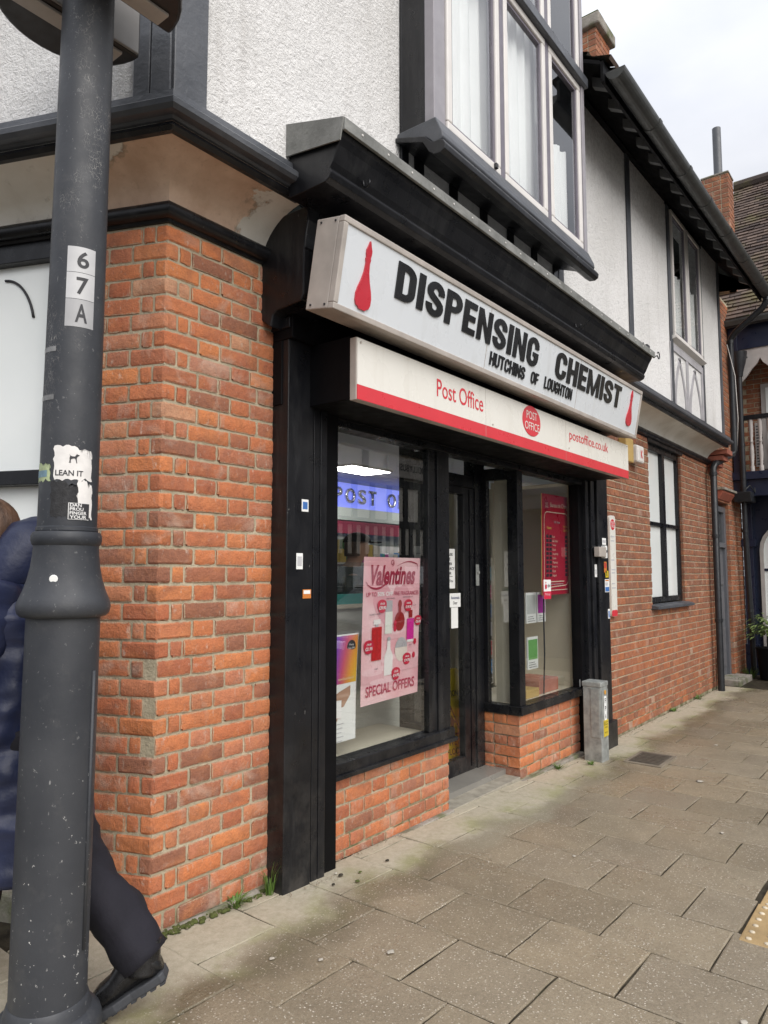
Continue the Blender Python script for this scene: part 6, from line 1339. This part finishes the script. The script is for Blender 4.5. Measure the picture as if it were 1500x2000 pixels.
# ---------------------------------------------------------------- neighbours at the far end
NB = empty('brick_house', (0, 0, 0)); tag(NB, 'narrow red brick house front with a grey panelled door', 'house')
bx_ = lambda n, m, *a, bevel=.004, parent=NB: box(n, m, parent, *a, bevel=bevel)
nm = MB(); xa, xb, xd0, xd1 = 8.93, 10.62, 9.10, 9.76
for a in ((xa, xd0, -.3, 5.6), (xd1, xb, -.3, 5.6), (xd0, xd1, 2.42, 5.6)): nm.box(a[0]+(.006 if a[0] == xd1 else 0), a[1]-(.006 if a[1] == xd0 else 0), CORE, .25, a[2], a[3])
core = nm.build('front_wall', MAT['mortar'], NB); fm = MB(); tl = []; r5 = random.Random(31)
for k in range(-2, 74):
    z = Z0+k*CH; x = xa-(k % 2)*.08; i = k % 2
    while x < xb:
        L = .215 if i % 2 else .1025; a, b = max(x, xa), min(x+L, xb); i += 1; x += L+BJ; segs = [(a, b)]
        if z < 2.4:
            segs = []
            if a < xd0: segs.append((a, min(b, xd0)))
            if b > xd1: segs.append((max(a, xd1), b))
        for p, q in segs:
            if q-p > .03: hid_brick(fm, tl, Matrix.Translation((p, 0, z)), q-p, min(1, max(0, r5.gauss(.5, .2))))
    if z < 2.4: hid_brick(fm, tl, Matrix.Translation((xd1, .16, z)) @ Matrix.Rotation(-math.pi/2, 4, 'Z'), .10, r5.gauss(.4, .2))
tone_mesh(fm, tl, 'brickwork', MAT['brick_far'], core)['kind'] = 'stuff'
gd = simple('grey_door_paint', (.13, .135, .15), .4, .08, 5)
bx_('door_frame', gd, xd1-.09, xd1-.001, .05, .14, -.12, 2.36); bx_('door_frame', gd, xd0+.001, xd0+.05, .05, .14, -.12, 2.36); bx_('door_head', gd, xd0+.05, xd1-.09, .05, .14, 2.28, 2.36); bx_('door_transom', gd, xd0+.05, xd1-.09, .04, .14, 1.76, 1.83)
nd = bx_('door', gd, xd0+.05, xd1-.09, .09, .13, -.10, 1.76)
for za, zb in ((.05, .60), (.72, 1.12), (1.22, 1.66)): box('door_panel', gd, nd, xd0+.12, xd1-.15, .075, .089, za, zb, .008)
MB().tube([(xd0+.17, .085, .66), (xd0+.17, .05, .66)], .02, 10).build('door_knob', MAT['ink'], nd, True)
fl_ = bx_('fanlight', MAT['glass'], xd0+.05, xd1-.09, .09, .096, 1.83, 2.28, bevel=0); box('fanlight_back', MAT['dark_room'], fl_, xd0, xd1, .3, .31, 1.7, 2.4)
terr = simple('terracotta_lintel', (.34, .10, .06), .7, .1); MB().prism([(-.08, 2.56), (-.08, 2.53), (-.02, 2.44), (.1, 2.40), (.1, 2.58)], 'x', xd0-.02, xd1+.03).build('lintel', terr, NB, bevel=.005); bx_('drip_tile', MAT['cement'], xd0-.04, xd1+.06, -.11, .0, 2.565, 2.60)
bx_('doorstep', MAT['cement'], xd0-.02, xd1+.1, -.2, .2, -.3, zg(9.7)+.07, bevel=.01)
ch2 = brick_stack('party_chimney', NB, 9.40, 9.72, -.255, .12, 5.6, 7.33, 8, (.0, .5)); box('capping', MAT['cement'], ch2, 9.39, 9.73, -.265, .13, 7.33, 7.36, .01); MB().tube([(9.55, -.09, 7.3), (9.55, -.09, 8.15)], .062, 14).build('flue_pipe', simple('grey_flue', (.10, .105, .115), .4, .1), ch2, True, 40)
pipe(NB, [(10.05, -.16, 4.45), (10.05, -.16, 3.0), (10.12, -.14, 2.0), (10.28, -.14, .6), (10.32, -.14, -.15)], .038, 'pipe_black', [((10.05, -.16, 3.3), (0, 0, 1)), ((10.12, -.14, 2.0), (0, 0, 1)), ((10.25, -.14, .8), (0, 0, 1))])
MB().lathe([(.05, 4.38), (.06, 4.45), (.10, 4.6), (.12, 4.72), (.125, 4.76)], 14, (10.05, -.16)).build('hopper', MAT['pipe_black'], NB, True, 40); MB().prism([(9.93, 2.45), (10.25, 2.45), (10.30, 2.60), (9.88, 2.60)], 'y', -.28, -.04).build('rainwater_head', MAT['pipe_black'], NB, bevel=.01)
MB().tube([(9.9, -.2, 2.62), (10.0, -.25, 2.70), (10.1, -.3, 2.60), (10.15, -.28, 2.75), (10.4, -.4, 2.8)], .008, 6).build('loose_cable', MAT['grey_pvc'], NB, True)
# dark blue shop in the wing that steps forward
BL = empty('blue_shop', (0, 0, 0)); tag(BL, 'dark blue shopfront wing with a white balustraded balcony and mossy tiled roof', 'building')
nvy = simple('navy_shop_paint', (.014, .02, .045), .35, .15, 5); wpt = simple('chalky_white_paint', (.46, .43, .41), .6, .1, 8); blu = lambda n, m, *a, bevel=.004: box(n, m, BL, *a, bevel=bevel)
XW = 10.62
wbm = MB(); wbm.box(XW, 16, -4, -.02, 2.9, 5.3); wbm.build('upper_wall', MAT['mortar'], BL); fm = MB(); tl = []
for k in range(36):
    z = 2.95+k*CH; y = -.03-(k % 2)*.11
    while y > -1.6: hid_brick(fm, tl, Matrix.Translation((XW-.006, y, z)) @ Matrix.Rotation(-math.pi/2, 4, 'Z'), .215, r5.gauss(.45, .15)); y -= .225
tone_mesh(fm, tl, 'brickwork', MAT['brick_far'], BL)['kind'] = 'stuff'
blu('shop_wall', nvy, XW, 12, -4, -.02, -.3, 2.9, bevel=0); blu('corner_pillar', nvy, XW-.10, XW+.05, -.16, -.02, -.3, 2.75); blu('pillar_foot', nvy, XW-.13, XW+.05, -.19, -.0, -.3, .3); blu('pillar_cap', nvy, XW-.14, XW+.05, -.2, .0, 1.80, 1.92)
wn_ = MB(); arc = [(-.24, .1), (-.24, 1.75)]+[(-.24-.42+.42*math.cos(R(a)), 1.75+.42*math.sin(R(a))) for a in range(0, 181, 15)]+[(-1.08, 1.75), (-1.08, .1)]
inn = [(-.29, .45), (-.29, 1.75)]+[(-.66+.37*math.cos(R(a)), 1.75+.37*math.sin(R(a))) for a in range(0, 181, 15)]+[(-1.03, 1.75), (-1.03, .45)]
n_ = len(arc); vs_ = [(XW-.05, a, b) for a, b in arc]+[(XW-.05, a, b) for a, b in inn]+[(XW-.002, a, b) for a, b in inn]; MB().add(vs_, [(i, i+1, n_+i+1, n_+i) for i in range(n_-1)]+[(n_+i, n_+i+1, 2*n_+i+1, 2*n_+i) for i in range(n_-1)]).build('arch_surround', wpt, BL)
MB().prism(inn, 'x', XW-.012, XW-.006).build('arch_pane', MAT['frost'], BL); blu('glazing_bar', nvy, XW-.03, XW-.013, -1.03, -.29, 1.42, 1.46); blu('glazing_bar', nvy, XW-.03, XW-.013, -.50, -.46, .45, 2.0); blu('stall_board', wpt, XW-.03, XW-.001, -1.08, -.24, -.15, .45)
blu('balcony_floor', nvy, XW-.55, XW+.1, -4, .0, 2.80, 2.92); blu('balcony_beam', nvy, XW-.5, XW-.4, -4, -.0, 2.55, 2.80); blu('handrail', MAT['black'], XW-.50, XW-.42, -4, -.05, 3.72, 3.79); blu('balcony_post', nvy, XW-.52, XW-.40, -.14, -.02, 2.9, 5.2)
for i in range(9):
    y = -.27-i*.125; MB().lathe([(.032, 2.92), (.032, 3.0), (.02, 3.02), (.033, 3.18), (.028, 3.3), (.018, 3.36), (.03, 3.38), (.018, 3.40), (.03, 3.55), (.032, 3.72)], 10, (XW-.46, y)).build('baluster', wpt, BL, True, 45)
val = [(-.16, 4.80), (-1.6, 4.80), (-1.6, 4.6)]; 
for j in range(3):
    y0 = -.30-j*.42
    val_ = [(y0+.14, 4.82), (y0+.14, 4.30), (y0+.05, 4.40), (y0-.02, 4.50), (y0-.10, 4.58), (y0-.14, 4.66), (y0-.18, 4.58), (y0-.26, 4.50), (y0-.28, 4.42), (y0-.28, 4.82)]; MB().prism(val_, 'x', XW-.48, XW-.45).build('valance', wpt, BL)
    for q in range(3): MB().tube([(XW-.4805, y0+.06+.018*math.cos(R(90+q*120)), 4.70+.018*math.sin(R(90+q*120))), (XW-.4825, y0+.06+.018*math.cos(R(90+q*120)), 4.70+.018*math.sin(R(90+q*120)))], .016, 10).build('trefoil', MAT['ink'], BL)
blu('window_frame', wpt, XW-.04, XW-.001, -.75, -.35, 3.0, 4.35); blu('window_pane', MAT['frost'], XW-.05, XW-.041, -.70, -.42, 3.08, 4.28, bevel=0); blu('eaves_board', nvy, XW-.5, XW, -4, .0, 4.82, 5.32); blu('eaves_soffit', MAT['black_flat'], XW-.55, XW, -4, .0, 5.28, 5.33)
blu('vent_grille', wpt, XW-.02, XW-.001, -.45, -.24, 3.05, 3.75)
for i in range(14): blu('grille_slot', MAT['ink'], XW-.024, XW-.0205, -.43, -.26, 3.08+i*.046, 3.10+i*.046, bevel=0)
tm = MB(); tt = []; O0 = Vector((10.05, .35, 5.30)); rdg = Vector((13.0, .35, 8.86)); Vw = (rdg-O0).normalized(); Uw = Vector((0, -1, 0)); Nw = Vector((-Vw.z, 0, Vw.x))
nrow = int((rdg-O0).length/.105)
tiled(tm, tt, O0, Uw, Vw, 20, nrow, .17, .105, random.Random(6), Nw); tone_mesh(tm, tt, 'roof_tiles', MAT['tile_roof'], BL)['kind'] = 'stuff'
MB().prism([(10.08, 5.30), (13.0, 8.80), (15.9, 5.30)], 'y', -3.2, .34).build('roof_body', MAT['dark_room'], BL); MB().tube([(13.0, .36, 8.88), (13.0, -3.1, 8.88)], .12, 10).build('ridge', MAT['tile_roof'], BL)
MB().prism([(GYY, GZZ) for GYY, GZZ in ((9.95, 5.24), (9.97, 5.18), (10.03, 5.16), (10.08, 5.2), (10.08, 5.27), (9.95, 5.27))], 'y', -3, .1).build('gutter', MAT['grey_pvc'], BL)
tuft_m = MB(); tuft(10.0, -.36, 40, .16, 12, 'clump of weeds sprouting from the neighbouring gutter', .12); bpy.data.objects[[o.name for o in COL.objects if o.get('label', '').startswith('clump of weeds')][0]].location.z = 5.2
# potted shrub beside the blue shop
PP = empty('potted_shrub', (10.0, -.40, zg(10))); tag(PP, 'pale green leafy shrub in a dark pot by the blue shop', 'potted plant')
MB().lathe([(.12, 0), (.16, .42), (.175, .45), (.165, .46), (.14, .40)], 18).build('pot', MAT['black_flat'], PP, True, 40); lf = MB(); rl = random.Random(3)
for i in range(340):
    a, el, d = rl.uniform(0, 6.28), rl.uniform(-.2, 1.5), rl.uniform(.05, .30); c = Vector((math.cos(a)*math.cos(el)*d, math.sin(a)*math.cos(el)*d, .66+math.sin(el)*d)); dr = Vector((math.cos(a), math.sin(a), rl.uniform(-.6, .5))).normalized(); sdv = dr.cross(Vector((0, 0, 1))).normalized()*rl.uniform(.014, .026); L = rl.uniform(.07, .13)
    lf.add([c, c+dr*L*.5+sdv, c+dr*L+V(0, 0, -.01), c+dr*L*.5-sdv], [(0, 1, 2, 3)])
lfo = lf.build('foliage', simple('variegated_leaf', (.20, .28, .09), .5, .5, 30), PP); lfo['kind'] = 'stuff'; MB().tube([(0, 0, .4), (.01, 0, .75)], .018, 8).build('stem', MAT['ink'], PP)

# ---------------------------------------------------------------- across the street (seen in the window reflections)
wht_pl = simple('cream_plaster', (.80, .74, .63), .8, .08, 2); drk = simple('tudor_beam', (.03, .026, .024), .7, .2, 5); YO = -12.0
PB = empty('timbered_pub', (0, 0, 0)); tag(PB, 'cream and black timbered pub across the street, reflected in the left window', 'building')
box('wall', wht_pl, PB, 6, 23, YO-6, YO, -.3, 6.4); MB().prism([(YO+.5, 6.3), (YO-3, 9.2), (YO-6.5, 6.3)], 'x', 5.6, 23.4).build('roof', simple('pub_roof', (.10, .06, .045), .9, .2, 4), PB)
for z in (1.75, 2.9, 4.3, 6.1): box('beam', drk, PB, 6, 23, YO, YO+.06, z, z+.24)
for i in range(40): box('stud', drk, PB, 6.1+i*.43, 6.28+i*.43, YO, YO+.05, 1.99, 2.9)
for i in range(19): box('stud', drk, PB, 6.1+i*.9, 6.34+i*.9, YO, YO+.05, 3.14, 4.3); 
for i in range(9): box('stud', drk, PB, 6.1+i*1.9, 6.4+i*1.9, YO, YO+.05, 4.54, 6.1)
box('ground_front', simple('pub_front', (.05, .06, .055), .6, .2, 3), PB, 6, 23, YO, YO+.08, -.3, 1.74)
for i in range(6): box('window', MAT['frost'], PB, 7+i*2.7, 8.5+i*2.7, YO+.08, YO+.1, .6, 1.6)
HS = empty('pub_sign', (0, 0, 0)); tag(HS, 'weathered board sign reading HOLLYBUSH on the timbered pub', 'pub sign')
box('board', simple('bleached_boards', (.40, .36, .31), .8, .2, 6), HS, 16.8, 19.2, YO+.1, YO+.18, 4.62, 5.9)
me = text_mesh('HOLLYBUSH', 1.7, .24, 0, .02); o = link('lettering', me, HS, drk); o.matrix_local = Matrix.Translation((18.9, YO+.186, 4.85)) @ Matrix.Rotation(math.pi, 4, 'Z')
for i in range(5): MB().lathe([(.12, 0), (.05, .01)], 7).build('holly_leaf', crim, HS).matrix_local = Matrix.Translation((17.6+i*.25, YO+.185, 5.62+.06*(i % 2))) @ Matrix.Rotation(R(-90), 4, 'X')
SB_ = empty('terrace_of_shops', (0, 0, 0)); tag(SB_, 'brick terrace of shops across the street, reflected in the right window', 'building')
box('wall', simple('far_yellow_brick', (.46, .37, .24), .85, .1, 3), SB_, 23.6, 44, YO-6, YO, -.3, 7); box('roof', simple('slate', (.08, .08, .09), .7, .1), SB_, 23.4, 44.2, YO-6, YO+.3, 7, 7.3)
for i in range(4):
    wf = box('window_frame', MAT['white_pvc'], SB_, 25+i*4.6, 28.4+i*4.6, YO, YO+.06, 4.3, 5.7)
    for k in range(3): box('pane', simple('dark_pane', (.05, .09, .12), .2, .1), wf, 25.1+i*4.6+k*1.1, 26.1+i*4.6+k*1.1, YO+.061, YO+.07, 4.4, 5.6)
    box('shop_window', simple('shop_dark', (.06, .08, .08), .3, .2), SB_, 24.2+i*4.6, 28.2+i*4.6, YO, YO+.05, .4, 3.0)
SS = empty('fascia_sign', (0, 0, 0)); tag(SS, "blue SMITH'S fascia sign on the terrace across the street", 'shop sign'); box('board', simple('sign_blue', (.10, .20, .38), .4, .05), SS, 25.6, 31.6, YO+.05, YO+.15, 3.15, 4.15)
me = text_mesh("SMITH'S", 3.2, .55, 0, .03); o = link('lettering', me, SS, wht); o.matrix_local = Matrix.Translation((30.2, YO+.16, 3.42)) @ Matrix.Rotation(math.pi, 4, 'Z')
# parked cars at the near kerb
def car(x, y, paint, label):
    e = empty('parked_car', (x, y, zg(x)-.16)); tag(e, label, 'car', 'cars parked along the kerb')
    def sec(x_, z0, z1, w): return (x_, z0, z1, w)
    m = MB(); prof = [(-2.1, .35, .62, .70), (-2.0, .28, .80, .82), (-1.5, .25, .92, .88), (-.9, .24, .97, .89), (.6, .24, .98, .89), (1.5, .25, .97, .88), (1.95, .28, .93, .84), (2.1, .36, .80, .74)]
    vs = []
    for x_, z0, z1, w in prof: vs += [(x_, -w*.92, z0), (x_, -w, (z0+z1)/2), (x_, -w*.93, z1), (x_, w*.93, z1), (x_, w, (z0+z1)/2), (x_, w*.92, z0)]
    fs = [(i*6+k, i*6+(k+1) % 6, (i+1)*6+(k+1) % 6, (i+1)*6+k) for i in range(7) for k in range(6)]+[(0, 1, 2, 3, 4, 5), tuple(42+k for k in (5, 4, 3, 2, 1, 0))]
    m.add(vs, fs).build('body', paint, e, True, 50, bevel=.03)
    gv = []
    for x_, z, w in ((-1.05, .95, .80), (-.35, 1.42, .64), (1.2, 1.45, .64), (1.95, .95, .76)): gv += [(x_, -w, z), (x_, w, z)]
    MB().add(gv, [(0, 1, 3, 2), (2, 3, 5, 4), (4, 5, 7, 6), (0, 2, 4, 6), (1, 7, 5, 3), (0, 6, 7, 1)]).build('cabin_glass', simple('car_glass', (.015, .018, .02), .08, .1), e, bevel=.02)
    MB().add([(-.33, -.62, 1.43), (-.33, .62, 1.43), (1.2, .62, 1.465), (1.2, -.62, 1.465), (-.33, -.62, 1.47), (-.33, .62, 1.47), (1.22, .62, 1.50), (1.22, -.62, 1.50)], [(0, 1, 2, 3), (4, 7, 6, 5), (0, 4, 5, 1), (1, 5, 6, 2), (2, 6, 7, 3), (3, 7, 4, 0)]).build('roof', paint, e, bevel=.02)
    for wx_ in (-1.3, 1.3):
        for s in (-1, 1):
            w = MB().tube([(wx_, s*.72, .31), (wx_, s*.90, .31)], .31, 22).build('wheel', rub, e, True, 40); MB().tube([(wx_, s*.895, .31), (wx_, s*.915, .31)], .20, 16).build('rim', MAT['galv'], w, True, 40)
    for s in (-1, 1): box('headlight', MAT['paper'], e, -2.09, -2.0, s*.55-.15, s*.55+.15, .62, .74, .02); box('tail_light', MAT['po_red'], e, 2.0, 2.1, s*.6-.12, s*.6+.12, .75, .88, .02)
car(7.9, -4.8, simple('dark_car_paint', (.03, .035, .04), .25, .1, coat=1), 'dark hatchback parked at the kerb, reflected in the left window'); car(13.4, -4.8, simple('silver_car_paint', (.45, .46, .47), .3, .05, metal=.5, coat=1), 'silver hatchback parked at the kerb, reflected in the right window')
